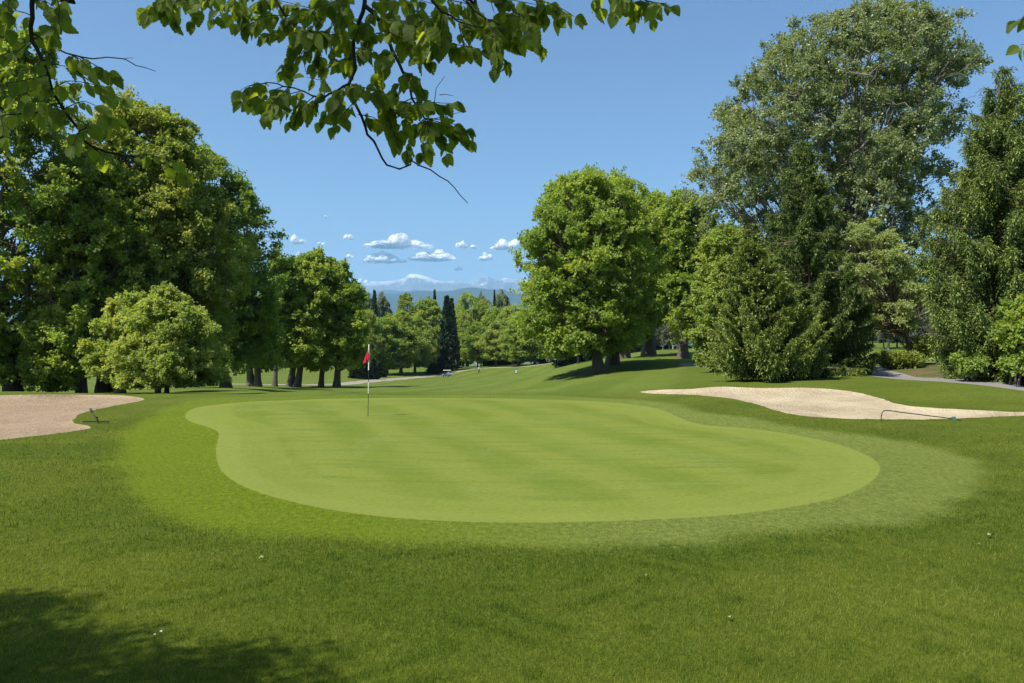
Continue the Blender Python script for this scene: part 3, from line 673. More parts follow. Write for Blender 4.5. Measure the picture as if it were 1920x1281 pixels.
def spruce(seed, rows, branches=260, spray=46, leaf=.2, trunk=.25, hang=.55, dep=1.0, up_tip=.25, tipc=.35, wd=.30, slk=1.0):
    r = np.random.default_rng(seed); cx, hf, z0, z1 = crown_solid(rows); parts = []
    C, R, g = trunk_tube(r, z1 - .2, trunk, .02, lean=(float(cx(z1)), 0), flare=1.3); parts.append(g)
    zb = z0 + (z1 - z0) * (1 - r.uniform(0, 1, branches) ** .88) * .995; zb = np.sort(zb); phi = np.arange(branches) * 2.399 + r.normal(0, .3, branches)
    L = hf(zb) * np.where(r.random(branches) < .82, r.uniform(.82, 1.05, branches), r.uniform(.5, .8, branches)) + .12
    L = L * np.clip(1 + .16 * np.sin(phi * 3 + zb * .9), .7, 1.1)
    cxz = cx(zb); K = 9; t = np.linspace(0, 1, K)
    # start at trunk, aim for the crown's surface point; droop and lift at the tip
    x0 = np.interp(zb, C[:, 2], C[:, 0]); y0 = np.interp(zb, C[:, 2], C[:, 1])
    ex = cxz + L * np.cos(phi); ey = L * np.sin(phi) * dep
    dr = (-.16 * r.uniform(.5, 1.3, branches))[:, None] * L[:, None] * np.sin(t * np.pi * .8)[None] * 1.2 + up_tip * L[:, None] * .25 * t[None] ** 3
    BP = np.stack([x0[:, None] + (ex - x0)[:, None] * t, y0[:, None] + (ey - y0)[:, None] * t, np.maximum(zb[:, None] + dr, z0 + .05)], -1)
    parts.append(tubes(BP, (.012 + .016 * L)[:, None] * (1 - .85 * t)[None], 5))
    # sprays: side twigs and hanging curtains along each branch
    ns = np.maximum(26, (spray * (L / L.max()) ** .9).astype(int)); bi = np.repeat(np.arange(branches), ns); m = len(bi)
    s = r.uniform(.06, 1, m) ** .7; f = s * (K - 1); i0 = np.clip(f.astype(int), 0, K - 2); fr = (f - i0)[:, None]
    p = BP[bi, i0] * (1 - fr) + BP[bi, i0 + 1] * fr; bd = norm(BP[bi, i0 + 1] - BP[bi, i0]); side = norm(np.cross(bd, [0, 0, 1.])) * np.where(r.random(m) < .5, -1, 1)[:, None]
    sl = (.20 + .22 * (1 - s) * L[bi].clip(0, 3)) * r.uniform(.6, 1.2, m) * slk
    sdir = norm(bd * .75 + side * r.uniform(.2, 1.1, (m, 1)) + np.array([0, 0, 1.]) * r.normal(-hang * .45, .17, (m, 1)))
    hd = (r.random(m) < hang * .8); sdir[hd] = norm(sdir[hd] * .35 + np.array([0, 0, -1.]) + r.normal(0, .12, (hd.sum(), 3))); sl[hd] *= 1.25
    kq = 7; q = np.tile(np.linspace(0, 1, kq), m); si = np.repeat(np.arange(m), kq)
    cur = p[si] + sdir[si] * (sl[si] * q)[:, None] + np.array([0, 0, -1.]) * (.25 * hang * sl[si] * q ** 2)[:, None] + r.normal(0, .018, (m * kq, 3))
    n = len(cur); ax = norm(sdir[si] + r.normal(0, .42, (n, 3)) + np.array([0, 0, -.1])); nr = norm(r.normal(0, .6, (n, 3)) + np.array([0, 0, .8]))
    Ll = leaf * r.uniform(.7, 1.2, n); V = leaf_quads(cur, ax, nr, Ll, Ll * wd, .1)
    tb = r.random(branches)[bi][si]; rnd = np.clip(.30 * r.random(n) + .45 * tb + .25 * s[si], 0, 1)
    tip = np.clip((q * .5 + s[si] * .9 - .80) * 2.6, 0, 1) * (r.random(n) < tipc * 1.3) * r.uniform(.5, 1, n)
    return join(parts), (V, np.arange(4 * n).reshape(-1, 4), rnd, tip)

def put_tree(name, built, loc, bark, leafm, label, cat='tree', group=None, rz=0.0, trunk_name='trunk', crown_name='crown'):
    (tv, tf), (cv, cf, rnd, tip) = built; root = empty(name, loc, rz)
    obj(trunk_name, mesh_np(trunk_name, tv, tf, bark, True), root)
    at = {'rnd': ('FACE', rnd)}
    if tip is not None: at['tip'] = ('FACE', tip)
    obj(crown_name, mesh_np(crown_name, cv, cf, leafm, False, at), root)
    return tag(root, label, cat, group)
def copy_tree(src, loc, s=(1, 1, 1), rz=0.0, label=None, group=None, name=None, mat=None):
    o = bpy.data.objects.new(name or src.name.split('.')[0], None); o.empty_display_size = .3; link(o); o.location = [float(c) for c in loc]; o.scale = s; o.rotation_euler = (0, 0, rz)
    for k in src.keys(): o[k] = src[k]
    if label: o['label'] = label
    if group: o['group'] = group
    for ch in list(src.children):
        c = ch.copy(); COL.objects.link(c); c.parent = o
        if mat and 'crown' in ch.name: c.data = c.data.copy(); c.data.materials[0] = mat
    return o
def local_rows(rows, px, d, zg):
    """silhouette rows (py, px left, px right) as metres about a base at px"""
    k = d / F; return [((EYE - (py - CY) * k) - zg, (a - px) * k, (b - px) * k) for py, a, b in rows]
def hero(name, kind, px, d, rows, bark, leafm, label, seed, group=None, cat='tree', **kw):
    x = (px - CX) / F * d; zg = gz(x, d); R = local_rows(rows, px, d, zg); R = [q for q in R if q[0] > .05] or R
    b = broadleaf(seed, R, **kw) if kind == 'b' else spruce(seed, R, **kw)
    return put_tree(name, b, (x, d, zg), bark, leafm, label, cat, group)

M['bark'] = barkmat('dark_bark', (.038, .031, .025), (.12, .10, .08)); M['bark_grey'] = barkmat('grey_bark', (.10, .095, .085), (.26, .25, .22)); M['bark_pale'] = barkmat('pale_bark', (.07, .066, .056), (.20, .19, .16))
M['bark_brown'] = barkmat('brown_bark', (.05, .035, .025), (.15, .11, .08))
M['lf_maple'] = leafmat('maple_leaf', (0.124, 0.197, 0.045), (0.226, 0.319, 0.058), (0.417, 0.459, 0.100), .52)
M['lf_dark'] = leafmat('dark_leaf', (0.102, 0.178, 0.039), (0.180, 0.271, 0.053), (0.321, 0.384, 0.085), .48)
M['lf_lime'] = leafmat('lime_leaf', (0.162, 0.231, 0.053), (0.260, 0.333, 0.073), (0.439, 0.460, 0.161), .52)
M['lf_bronze'] = leafmat('bronze_leaf', (0.131, 0.174, 0.042), (0.209, 0.277, 0.053), (0.378, 0.375, 0.103), .48)
M['lf_poplar'] = leafmat('poplar_leaf', (0.103, 0.151, 0.065), (0.176, 0.228, 0.100), (0.290, 0.332, 0.172), .38, .4, .4)
M['lf_young'] = leafmat('young_leaf', (0.166, 0.226, 0.088), (0.263, 0.327, 0.120), (0.422, 0.458, 0.230), .5)
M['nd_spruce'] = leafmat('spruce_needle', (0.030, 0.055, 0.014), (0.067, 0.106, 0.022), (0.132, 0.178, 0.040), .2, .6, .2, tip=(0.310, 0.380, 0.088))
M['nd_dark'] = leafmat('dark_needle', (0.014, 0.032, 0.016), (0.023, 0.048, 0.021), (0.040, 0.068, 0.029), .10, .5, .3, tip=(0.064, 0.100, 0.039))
M['nd_juniper'] = leafmat('juniper_needle', (0.073, 0.109, 0.020), (0.137, 0.185, 0.028), (0.218, 0.269, 0.049), .2, .5, .3, tip=(0.309, 0.353, 0.070))
M['lf_pine'] = leafmat('pine_needle', (0.075, 0.090, 0.060), (0.120, 0.135, 0.088), (0.180, 0.185, 0.135), .2)

def left_side():
    hero('broadleaf_tree', 'b', 25, 44, [(60, -60, 60), (90, -140, 105), (130, -230, 135), (200, -300, 165), (300, -330, 200), (400, -340, 235), (500, -330, 262), (600, -310, 262), (670, -280, 235), (712, -200, 190)], M['bark'], M['lf_maple'],
         'tall broadleaf tree at the left edge behind the pink bunker, its branches sweeping low', 1, dep=.62, leaves=185000, leaf=.18, trunk=.40, hb=2.8, lobes=100, clumps=10, clump_r=.85, lobe_r=.24)
    hero('broadleaf_tree', 'b', 205, 50, [(197, 225, 290), (212, 185, 328), (240, 145, 362), (290, 115, 396), (340, 95, 430), (420, 80, 468), (520, 75, 485), (600, 80, 460), (665, 100, 420), (698, 130, 330)], M['bark'], M['lf_bronze'],
         'great tree with bronze tinted top behind the left bunker, on three thick trunks', 2, dep=.8, leaves=185000, leaf=.19, trunk=.38, stems=2, hb=3.0, lobes=90, clumps=10, clump_r=.95, lobe_r=.25)
    hero('broadleaf_tree', 'b', 152, 46, [(300, 100, 210), (360, 60, 260), (450, 40, 300), (540, 35, 320), (620, 45, 315), (670, 60, 290), (705, 90, 250)], M['bark'], M['lf_maple'],
         'slimmer tree between the left edge tree and the bronze topped one', 3, dep=.7, leaves=90000, leaf=.17, trunk=.27, hb=2.2, lobes=48, clumps=10, clump_r=.8, lobe_r=.32)
    hero('broadleaf_tree', 'b', 424, 70, [(280, 335, 390), (303, 290, 432), (350, 255, 475), (400, 240, 500), (450, 235, 526), (520, 235, 532), (600, 245, 528), (650, 290, 524), (696, 330, 512)], M['bark'], M['lf_dark'],
         'large dark green tree right of the bronze topped one, leaning trunk in its own shade', 4, leaves=130000, leaf=.24, trunk=.42, hb=4.5, lobes=80, clumps=10, clump_r=1.25, lobe_r=.25)
    hero('bushy_tree', 'b', 300, 36.6, [(548, 295, 325), (572, 275, 370), (590, 262, 378), (612, 240, 396), (650, 215, 412), (690, 205, 424), (722, 210, 418), (736, 235, 398)], M['bark'], M['lf_lime'],
         'low bright green bushy tree with leaves down to the turf, left of the green', 5, leaves=100000, leaf=.125, trunk=.10, stems=3, hb=.5, lobes=60, clumps=10, clump_r=.62, lobe_r=.24, fork=.5, open_=.25, tiers=.6)
    hero('bushy_tree', 'b', 92, 42.5, [(590, 70, 110), (620, 50, 140), (660, 45, 150), (700, 50, 145), (732, 62, 130)], M['bark'], M['lf_maple'], 'low leafy growth between the leftmost trunk and the next one', 13, leaves=36000, leaf=.14, trunk=.07, stems=3, hb=.5, lobes=26, clumps=9, clump_r=.55, fork=.5)
    hero('bushy_tree', 'b', 225, 38.8, [(570, 220, 270), (600, 190, 310), (640, 165, 320), (690, 160, 310), (722, 180, 290)], M['bark'], M['lf_lime'], 'half hidden bushy tree merging into the left side of the bright one', 6, leaves=46000, leaf=.14, trunk=.22, hb=1.0, lobes=22, clumps=9, clump_r=.55, fork=.4)
    hero('broadleaf_tree', 'b', 477, 86, [(560, 440, 505), (600, 425, 520), (650, 425, 525), (695, 440, 515)], M['bark'], M['lf_dark'], 'pair of short trees in the shade of the large dark green tree', 7, leaves=22000, leaf=.26, trunk=.38, stems=2, hb=3, lobes=18, clumps=9, clump_r=1.0)
    hero('broadleaf_tree', 'b', 551, 100, [(474, 585, 602), (486, 545, 628), (510, 525, 645), (550, 508, 655), (600, 503, 652), (650, 512, 640), (694, 522, 628)], M['bark'], M['lf_maple'],
         'tree on twin trunks, tallest of the row left of the flag', 8, leaves=60000, leaf=.30, trunk=.42, stems=2, hb=3.2, lobes=40, clumps=9, clump_r=1.2, lobe_r=.3)
    hero('broadleaf_tree', 'b', 602, 103, [(500, 585, 640), (530, 570, 655), (590, 570, 660), (650, 575, 650), (688, 585, 640)], M['bark'], M['lf_maple'], 'slender single trunk tree in the middle of the row left of the flag', 9, leaves=32000, leaf=.30, trunk=.34, hb=3.6, lobes=24, clumps=9, clump_r=1.1)
    hero('broadleaf_tree', 'b', 631, 101, [(505, 625, 648), (525, 615, 668), (560, 605, 682), (610, 600, 692), (660, 600, 694), (688, 608, 680)], M['bark'], M['lf_maple'],
         'rounder tree at the right end of the row left of the flag', 10, leaves=42000, leaf=.30, trunk=.42, hb=2.4, lobes=30, clumps=9, clump_r=1.1, fork=.3)
    hero('broadleaf_tree', 'b', 515, 96, [(480, 515, 545), (520, 498, 555), (580, 490, 550), (640, 495, 545), (680, 500, 535)], M['bark'], M['lf_dark'], 'narrow tree wedged between the large dark tree and the row left of the flag', 12, leaves=26000, leaf=.30, trunk=.3, hb=4, lobes=22, clumps=9, clump_r=1.1)

def right_side():
    hero('oak_tree', 'b', 1122, 75, [(323, 1095, 1125), (340, 1035, 1178), (365, 995, 1205), (395, 978, 1222), (440, 962, 1232), (485, 945, 1240), (540, 948, 1242), (590, 955, 1238), (640, 968, 1195), (670, 990, 1150)], M['bark'], M['lf_maple'],
         'big round crowned tree on a stout trunk, right of the fairway', 20, leaves=150000, leaf=.26, trunk=.50, hb=2.6, lobes=95, clumps=10, clump_r=1.2, lobe_r=.21, fork=.45)
    hero('oak_tree', 'b', 1148, 83, [(328, 1150, 1180), (350, 1125, 1215), (420, 1110, 1238), (520, 1110, 1240), (600, 1120, 1235), (650, 1125, 1190)], M['bark'], M['lf_maple'],
         'thick trunked tree standing close behind the big round crowned one', 21, leaves=50000, leaf=.28, trunk=.6, hb=4, lobes=34, clumps=9, clump_r=1.2)
    hero('oak_tree', 'b', 1167, 97, [(372, 1140, 1200), (420, 1120, 1230), (520, 1120, 1235), (600, 1125, 1230), (640, 1140, 1200)], M['bark'], M['lf_dark'], 'tree with a tapering split trunk, second behind the big round crowned one', 22, leaves=34000, leaf=.32, trunk=.75, hb=5, lobes=26, clumps=9, clump_r=1.3)
    hero('oak_tree', 'b', 1216, 103, [(372, 1190, 1245), (420, 1175, 1275), (520, 1165, 1290), (580, 1165, 1285), (625, 1170, 1265)], M['bark'], M['lf_maple'], 'tree with three dark limbs forking low, in the grove behind', 23, leaves=48000, leaf=.32, trunk=.75, hb=3.4, lobes=34, clumps=9, clump_r=1.3, fork=.75)
    hero('oak_tree', 'b', 1281, 94, [(361, 1262, 1305), (375, 1232, 1330), (430, 1218, 1345), (500, 1222, 1350), (590, 1240, 1335), (640, 1252, 1318)], M['bark'], M['lf_maple'], 'tall darker tree between the three limbed one and the spruces', 24, leaves=56000, leaf=.30, trunk=.55, hb=4.2, lobes=38, clumps=9, clump_r=1.25, fork=.25)
    hero('broadleaf_tree', 'b', 1340, 58, [(420, 1345, 1385), (455, 1322, 1400), (520, 1304, 1405), (580, 1296, 1400), (640, 1298, 1385), (684, 1312, 1370)], M['bark'], M['lf_lime'], 'yellow green tree glowing at the left flank of the spruces', 25, leaves=52000, leaf=.2, trunk=.3, hb=2.2, lobes=34, clumps=10, clump_r=.85)
    hero('poplar_tree', 'b', 1570, 66, [(16, 1655, 1690), (30, 1585, 1724), (52, 1505, 1740), (75, 1445, 1770), (110, 1395, 1812), (160, 1330, 1812), (220, 1312, 1798), (290, 1288, 1788), (350, 1292, 1768), (430, 1310, 1748), (520, 1335, 1730), (610, 1370, 1700)], M['bark_pale'], M['lf_poplar'],
         'huge airy silver green poplar, tallest tree, towering over the spruces', 26, leaves=320000, leaf=.19, trunk=.34, stems=3, hb=5, lobes=150, clumps=10, clump_r=1.1, lobe_r=.21, open_=.02, trunk_top=.9, shell=.86, up=.4)
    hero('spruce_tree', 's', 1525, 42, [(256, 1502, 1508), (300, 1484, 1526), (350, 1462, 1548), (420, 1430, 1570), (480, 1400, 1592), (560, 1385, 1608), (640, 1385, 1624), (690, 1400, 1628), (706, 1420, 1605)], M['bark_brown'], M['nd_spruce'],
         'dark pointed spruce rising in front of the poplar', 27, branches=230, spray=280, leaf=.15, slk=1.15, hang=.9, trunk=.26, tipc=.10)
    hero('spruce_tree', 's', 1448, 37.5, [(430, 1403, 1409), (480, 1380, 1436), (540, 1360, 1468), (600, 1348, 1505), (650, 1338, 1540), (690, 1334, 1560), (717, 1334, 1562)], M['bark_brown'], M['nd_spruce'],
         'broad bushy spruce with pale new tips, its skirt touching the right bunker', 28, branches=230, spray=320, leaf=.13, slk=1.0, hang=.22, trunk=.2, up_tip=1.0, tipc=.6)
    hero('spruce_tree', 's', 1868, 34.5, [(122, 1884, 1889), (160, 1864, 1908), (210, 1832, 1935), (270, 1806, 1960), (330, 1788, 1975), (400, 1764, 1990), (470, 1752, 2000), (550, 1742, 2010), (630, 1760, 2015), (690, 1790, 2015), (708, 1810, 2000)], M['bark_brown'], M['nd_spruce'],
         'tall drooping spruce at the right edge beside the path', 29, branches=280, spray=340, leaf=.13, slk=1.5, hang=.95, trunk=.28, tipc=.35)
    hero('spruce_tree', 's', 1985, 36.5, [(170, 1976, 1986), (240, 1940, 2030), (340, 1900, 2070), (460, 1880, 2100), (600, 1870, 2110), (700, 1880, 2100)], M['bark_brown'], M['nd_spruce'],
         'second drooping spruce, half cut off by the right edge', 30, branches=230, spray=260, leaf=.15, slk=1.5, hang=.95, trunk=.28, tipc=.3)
    hero('cherry_tree', 'b', 1717, 47.5, [(404, 1604, 1636), (430, 1585, 1665), (470, 1570, 1715), (520, 1560, 1755), (565, 1558, 1775), (600, 1575, 1765), (618, 1600, 1740)], M['bark_brown'], M['lf_young'],
         'small light green tree with a leaning trunk, between the spruces', 31, leaves=26000, leaf=.13, trunk=.15, hb=2.0, lobes=90, clumps=7, clump_r=.42, lobe_r=.13, open_=.1, tiers=1.0, fork=.35, trunk_top=.6)
    for i, (px, d, rows, lab) in enumerate([(1703, 45.8, [(664, 1672, 1700), (676, 1658, 1722), (688, 1655, 1728), (700, 1668, 1720)], 'low juniper at the bend of the asphalt path'),
                                    (1758, 47.5, [(638, 1735, 1772), (650, 1712, 1796), (664, 1704, 1806), (680, 1712, 1800)], 'taller spreading juniper right of the leaning trunk')]):
        hero('juniper_shrub', 's', px, d, rows, M['bark_brown'], M['nd_juniper'], lab, 40 + i, cat='shrub', branches=130, spray=42, leaf=.15, hang=.05, trunk=.05, up_tip=1.4, tipc=.5)
    hero('leafy_shrub', 'b', 1900, 31.8, [(560, 1885, 1935), (600, 1870, 1960), (650, 1868, 1975), (700, 1872, 1975), (722, 1880, 1960)], M['bark'], M['lf_maple'], 'leafy shrub under the spruces at the right edge', 45, cat='shrub', leaves=16000, leaf=.13, trunk=.05, stems=3, hb=.3, lobes=22, clumps=8, clump_r=.35, fork=.6)
    hero('leafy_shrub', 'b', 1820, 33.2, [(650, 1800, 1835), (680, 1785, 1850), (705, 1790, 1850)], M['bark'], M['lf_dark'], 'straggly shrub at the foot of the tall drooping spruce', 46, cat='shrub', leaves=7000, leaf=.11, trunk=.04, stems=3, hb=.2, lobes=14, clumps=7, clump_r=.3, fork=.6)

# ---- trees farther off: a few kinds, copied
def unit_trees():
    U = {}
    rng = [('maple', 50, [(.10, -.28, .28), (.2, -.44, .44), (.38, -.5, .5), (.6, -.46, .46), (.8, -.33, .33), (.94, -.16, .16), (1.0, -.05, .05)], 'b'),
           ('maple_b', 51, [(.16, -.22, .26), (.3, -.45, .38), (.5, -.5, .46), (.72, -.36, .44), (.88, -.24, .26), (1.0, -.07, .07)], 'b'),
           ('maple_c', 54, [(.12, -.34, .20), (.25, -.5, .42), (.45, -.42, .5), (.66, -.44, .40), (.84, -.22, .30), (1.0, -.06, .08)], 'b'),
           ('poplar', 52, [(.12, -.2, .2), (.35, -.45, .45), (.6, -.5, .5), (.85, -.3, .3), (1.0, -.06, .06)], 'b'),
           ('conifer', 53, [(.02, -.5, .5), (.2, -.48, .48), (.5, -.34, .34), (.8, -.14, .14), (1.0, -.01, .01)], 's')]
    for nm, seed, rows, kind in rng:
        H = 20.0; Wd = 15.0 if kind == 'b' else 8.0
        R = [(z * H, a * Wd, b * Wd) for z, a, b in rows]
        U[nm] = (broadleaf(seed, R, leaves=26000, leaf=.46, trunk=.45, hb=H * .2, lobes=48, clumps=8, clump_r=1.35, lobe_r=.25, fork=.3) if kind == 'b'
                 else spruce(seed, R, branches=240, spray=20, leaf=.62, hang=.4, trunk=.3, tipc=.15, wd=.42)) + (H, Wd)
    return U
UT = unit_trees(); MESHES = {}
def far_tree(kind, mat, px, base_py, top_py, wpx, d, label, group, seed, bark='bark', name=None):
    """stands on the terrain at distance d; height from its top; width in photograph pixels"""
    T, Cn, H, Wd = UT[kind]; key = (kind, mat, bark)
    if key not in MESHES:
        at = {'rnd': ('FACE', Cn[2])}
        if Cn[3] is not None: at['tip'] = ('FACE', Cn[3])
        MESHES[key] = (mesh_np('trunk', T[0], T[1], M[bark], True), mesh_np('crown', Cn[0], Cn[1], M[mat], False, at))
    x = (px - CX) / F * d; zg = gz(x, d); h = EYE - (top_py - CY) / F * d - zg; s = h / H; sw = (wpx / F * d) / Wd
    r = random.Random(seed)
    root = empty(name or {'conifer': 'conifer_tree', 'poplar': 'poplar_tree'}.get(kind, 'broadleaf_tree'), (x, d, zg), r.uniform(0, 6.28)); root.scale = (sw, sw, s)
    obj('trunk', MESHES[key][0], root); obj('crown', MESHES[key][1], root)
    return tag(root, label, 'tree', group)
def far_side():
    g1 = 'trees at the far end of the fairway'
    L = [('conifer', 'nd_dark', 702, 0, 545, 26, 290, 'slim dark conifer between grey green trees, left above the flag'),
         ('poplar', 'lf_poplar', 684, 0, 545, 34, 320, 'grey green poplar left of the slim dark conifer above the flag'), ('poplar', 'lf_poplar', 716, 0, 552, 30, 325, 'grey green poplar right of the slim dark conifer above the flag'),
         ('maple', 'lf_lime', 690, 0, 580, 42, 215, 'light green tree directly behind the flag'),
         ('maple', 'lf_maple', 725, 0, 592, 62, 222, 'leafy tree just right of the flag, low round crown'), ('maple_b', 'lf_lime', 752, 0, 588, 66, 228, 'bright tree with the palest crown, second right of the flag'),
         ('maple_c', 'lf_maple', 778, 0, 592, 52, 236, 'tree left of the golf cart, crown reaching low'), ('maple', 'lf_lime', 804, 0, 612, 30, 246, 'small pale tree beside the broad dark conifer'),
         ('maple_b', 'lf_bronze', 762, 0, 557, 62, 300, 'brownish green tree standing behind the bright ones'), ('maple', 'lf_maple', 800, 0, 557, 60, 300, 'green tree beside the brownish one, in front of the hills'),
         ('conifer', 'nd_dark', 752, 0, 555, 30, 320, 'dark conifer mostly hidden by the brownish tree'),
         ('conifer', 'nd_dark', 815, 0, 544, 20, 330, 'thin dark conifer pointing above the middle trees'), ('conifer', 'nd_dark', 838, 0, 555, 46, 250, 'broad black green conifer behind the golf cart'), ('conifer', 'nd_dark', 847, 0, 560, 34, 262, 'conifer joined to the right flank of the broad black green one'),
         ('maple_c', 'lf_maple', 876, 0, 550, 58, 300, 'tall rounded tree right of the broad black green conifer'), ('maple', 'lf_lime', 868, 0, 585, 46, 285, 'pale tree under the tall rounded one'),
         ('maple_b', 'lf_maple', 894, 0, 608, 50, 272, 'low tree right behind the standing golfer'), ('maple_c', 'lf_bronze', 908, 0, 562, 60, 305, 'olive tree in the middle of the right far group'),
         ('poplar', 'lf_poplar', 902, 0, 552, 26, 360, 'distant pale poplar above the right far group'), ('poplar', 'lf_poplar', 940, 0, 548, 36, 360, 'distant pale poplars beside the tiny spire'), ('conifer', 'nd_dark', 927, 0, 544, 14, 355, 'tiny dark spire of a conifer on the skyline'),
         ('conifer', 'nd_dark', 951, 0, 558, 14, 350, 'smallest dark conifer tip at the edge of the big round crown'),
         ('maple', 'lf_maple', 930, 0, 575, 54, 292, 'green tree below the tiny spire'), ('maple_b', 'lf_lime', 930, 0, 606, 48, 262, 'low yellowish tree behind the two golfers'), ('maple_c', 'lf_lime', 962, 0, 572, 56, 286, 'pale tree left of the big round crowned one'),
         ('maple', 'lf_maple', 972, 0, 600, 56, 252, 'tree by the bend of the gravel path'), ('maple_b', 'lf_maple', 1003, 0, 590, 62, 250, 'tree by the gravel path under the big round crown'), ('maple_c', 'lf_dark', 1040, 0, 590, 64, 258, 'shaded tree at the right end of the gravel path')]
    for i, (k, m, px, b, t, wd, d, lab) in enumerate(L): far_tree(k, m, px, b, t, wd * (1.0 if k == 'conifer' else 1.65), d, lab, g1, i)
    r = random.Random(5)
    # the wood beyond: closes the view under the crowns
    for i, px in enumerate(range(-320, 690, 44)):
        far_tree(r.choice(['maple', 'maple_b', 'maple_c']), r.choice(['lf_dark', 'lf_maple', 'lf_dark', 'lf_bronze']), px + r.uniform(-10, 10), 0, r.uniform(595, 625), r.uniform(60, 85), r.uniform(300, 345) if px > 380 else r.uniform(240, 300), 'broadleaf tree of the dark wood closing the view beyond the left fairway', 'trees of the far wood on the left', 100 + i)
    for i, px in enumerate(range(430, 1060, 30)):
        far_tree('maple_c' if i % 2 else 'maple', r.choice(['lf_dark', 'lf_maple']), px + r.uniform(-8, 8), 0, r.uniform(600, 625), r.uniform(44, 60), r.uniform(345, 400), 'broadleaf tree of the wood behind the far end of the fairway', 'trees of the wood behind the fairway', 200 + i)
    for i, px in enumerate(range(1050, 1330, 36)):
        far_tree(r.choice(['maple', 'maple_b', 'maple_c']), r.choice(['lf_dark', 'lf_pine']), px + r.uniform(-10, 10), 0, r.uniform(520, 575), r.uniform(55, 75), r.uniform(175, 215), 'broadleaf tree in the shaded wood behind the grove', 'trees of the wood behind the grove', 300 + i)
    for i, (px, d, tp, wd) in enumerate([(1206, 150, 560, 44), (1226, 145, 575, 40), (1243, 150, 560, 40), (1255, 135, 590, 40), (1262, 160, 560, 44), (1300, 130, 560, 44), (1322, 160, 560, 50)]):
        far_tree('maple_b', 'lf_pine', px, 0, tp, wd, d, 'straight grey trunked tree in the grove, far behind the three limbed tree', 'straight trunked trees behind the grove', 400 + i, bark='bark_grey')
    for i, (px, d, wd, tp) in enumerate([(1590, 138, 55, 540), (1636, 142, 60, 560), (1657, 140, 46, 555), (1666, 132, 70, 520), (1682, 144, 50, 565), (1706, 138, 60, 545), (1722, 150, 50, 560), (1740, 156, 56, 560), (1752, 148, 50, 560), (1775, 140, 60, 560), (1810, 150, 60, 560), (1850, 146, 60, 555), (1900, 150, 66, 560), (1950, 150, 66, 560)]):
        far_tree('maple_b' if i % 2 else 'maple_c', 'lf_pine', px, 0, tp, wd, d, 'grey green pine in the row across the right hand fairway', 'pines across the right hand fairway', 500 + i, bark='bark_grey', name='pine_tree')
    for i, px in enumerate(range(1330, 2120, 46)):
        far_tree(r.choice(['maple', 'maple_b', 'maple_c']), r.choice(['lf_dark', 'lf_maple']), px + r.uniform(-10, 10), 0, r.uniform(470, 560), r.uniform(80, 110), r.uniform(205, 260), 'broadleaf tree of the wood beyond the right hand fairway', 'trees of the wood on the right', 600 + i)
    # dark shrubs under the far trees
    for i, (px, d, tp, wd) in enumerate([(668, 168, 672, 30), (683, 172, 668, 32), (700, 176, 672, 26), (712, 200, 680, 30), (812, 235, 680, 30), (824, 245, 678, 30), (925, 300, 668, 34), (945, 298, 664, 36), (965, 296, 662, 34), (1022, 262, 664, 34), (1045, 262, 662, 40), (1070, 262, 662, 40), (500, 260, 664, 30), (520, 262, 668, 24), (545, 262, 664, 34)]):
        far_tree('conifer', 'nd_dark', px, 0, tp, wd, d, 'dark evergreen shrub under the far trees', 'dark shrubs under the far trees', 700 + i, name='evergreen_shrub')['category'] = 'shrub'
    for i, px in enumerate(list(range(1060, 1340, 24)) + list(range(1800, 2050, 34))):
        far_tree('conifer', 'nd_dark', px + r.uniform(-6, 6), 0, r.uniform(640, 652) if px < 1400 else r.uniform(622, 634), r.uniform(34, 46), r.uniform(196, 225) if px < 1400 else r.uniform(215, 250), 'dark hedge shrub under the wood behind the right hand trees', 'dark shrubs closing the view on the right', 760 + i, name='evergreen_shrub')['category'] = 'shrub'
    far_tree('maple', 'lf_lime', 522, 0, 668, 16, 205, 'tiny young light green tree alone on the left fairway', None, 801)
left_side(); right_side(); far_side()
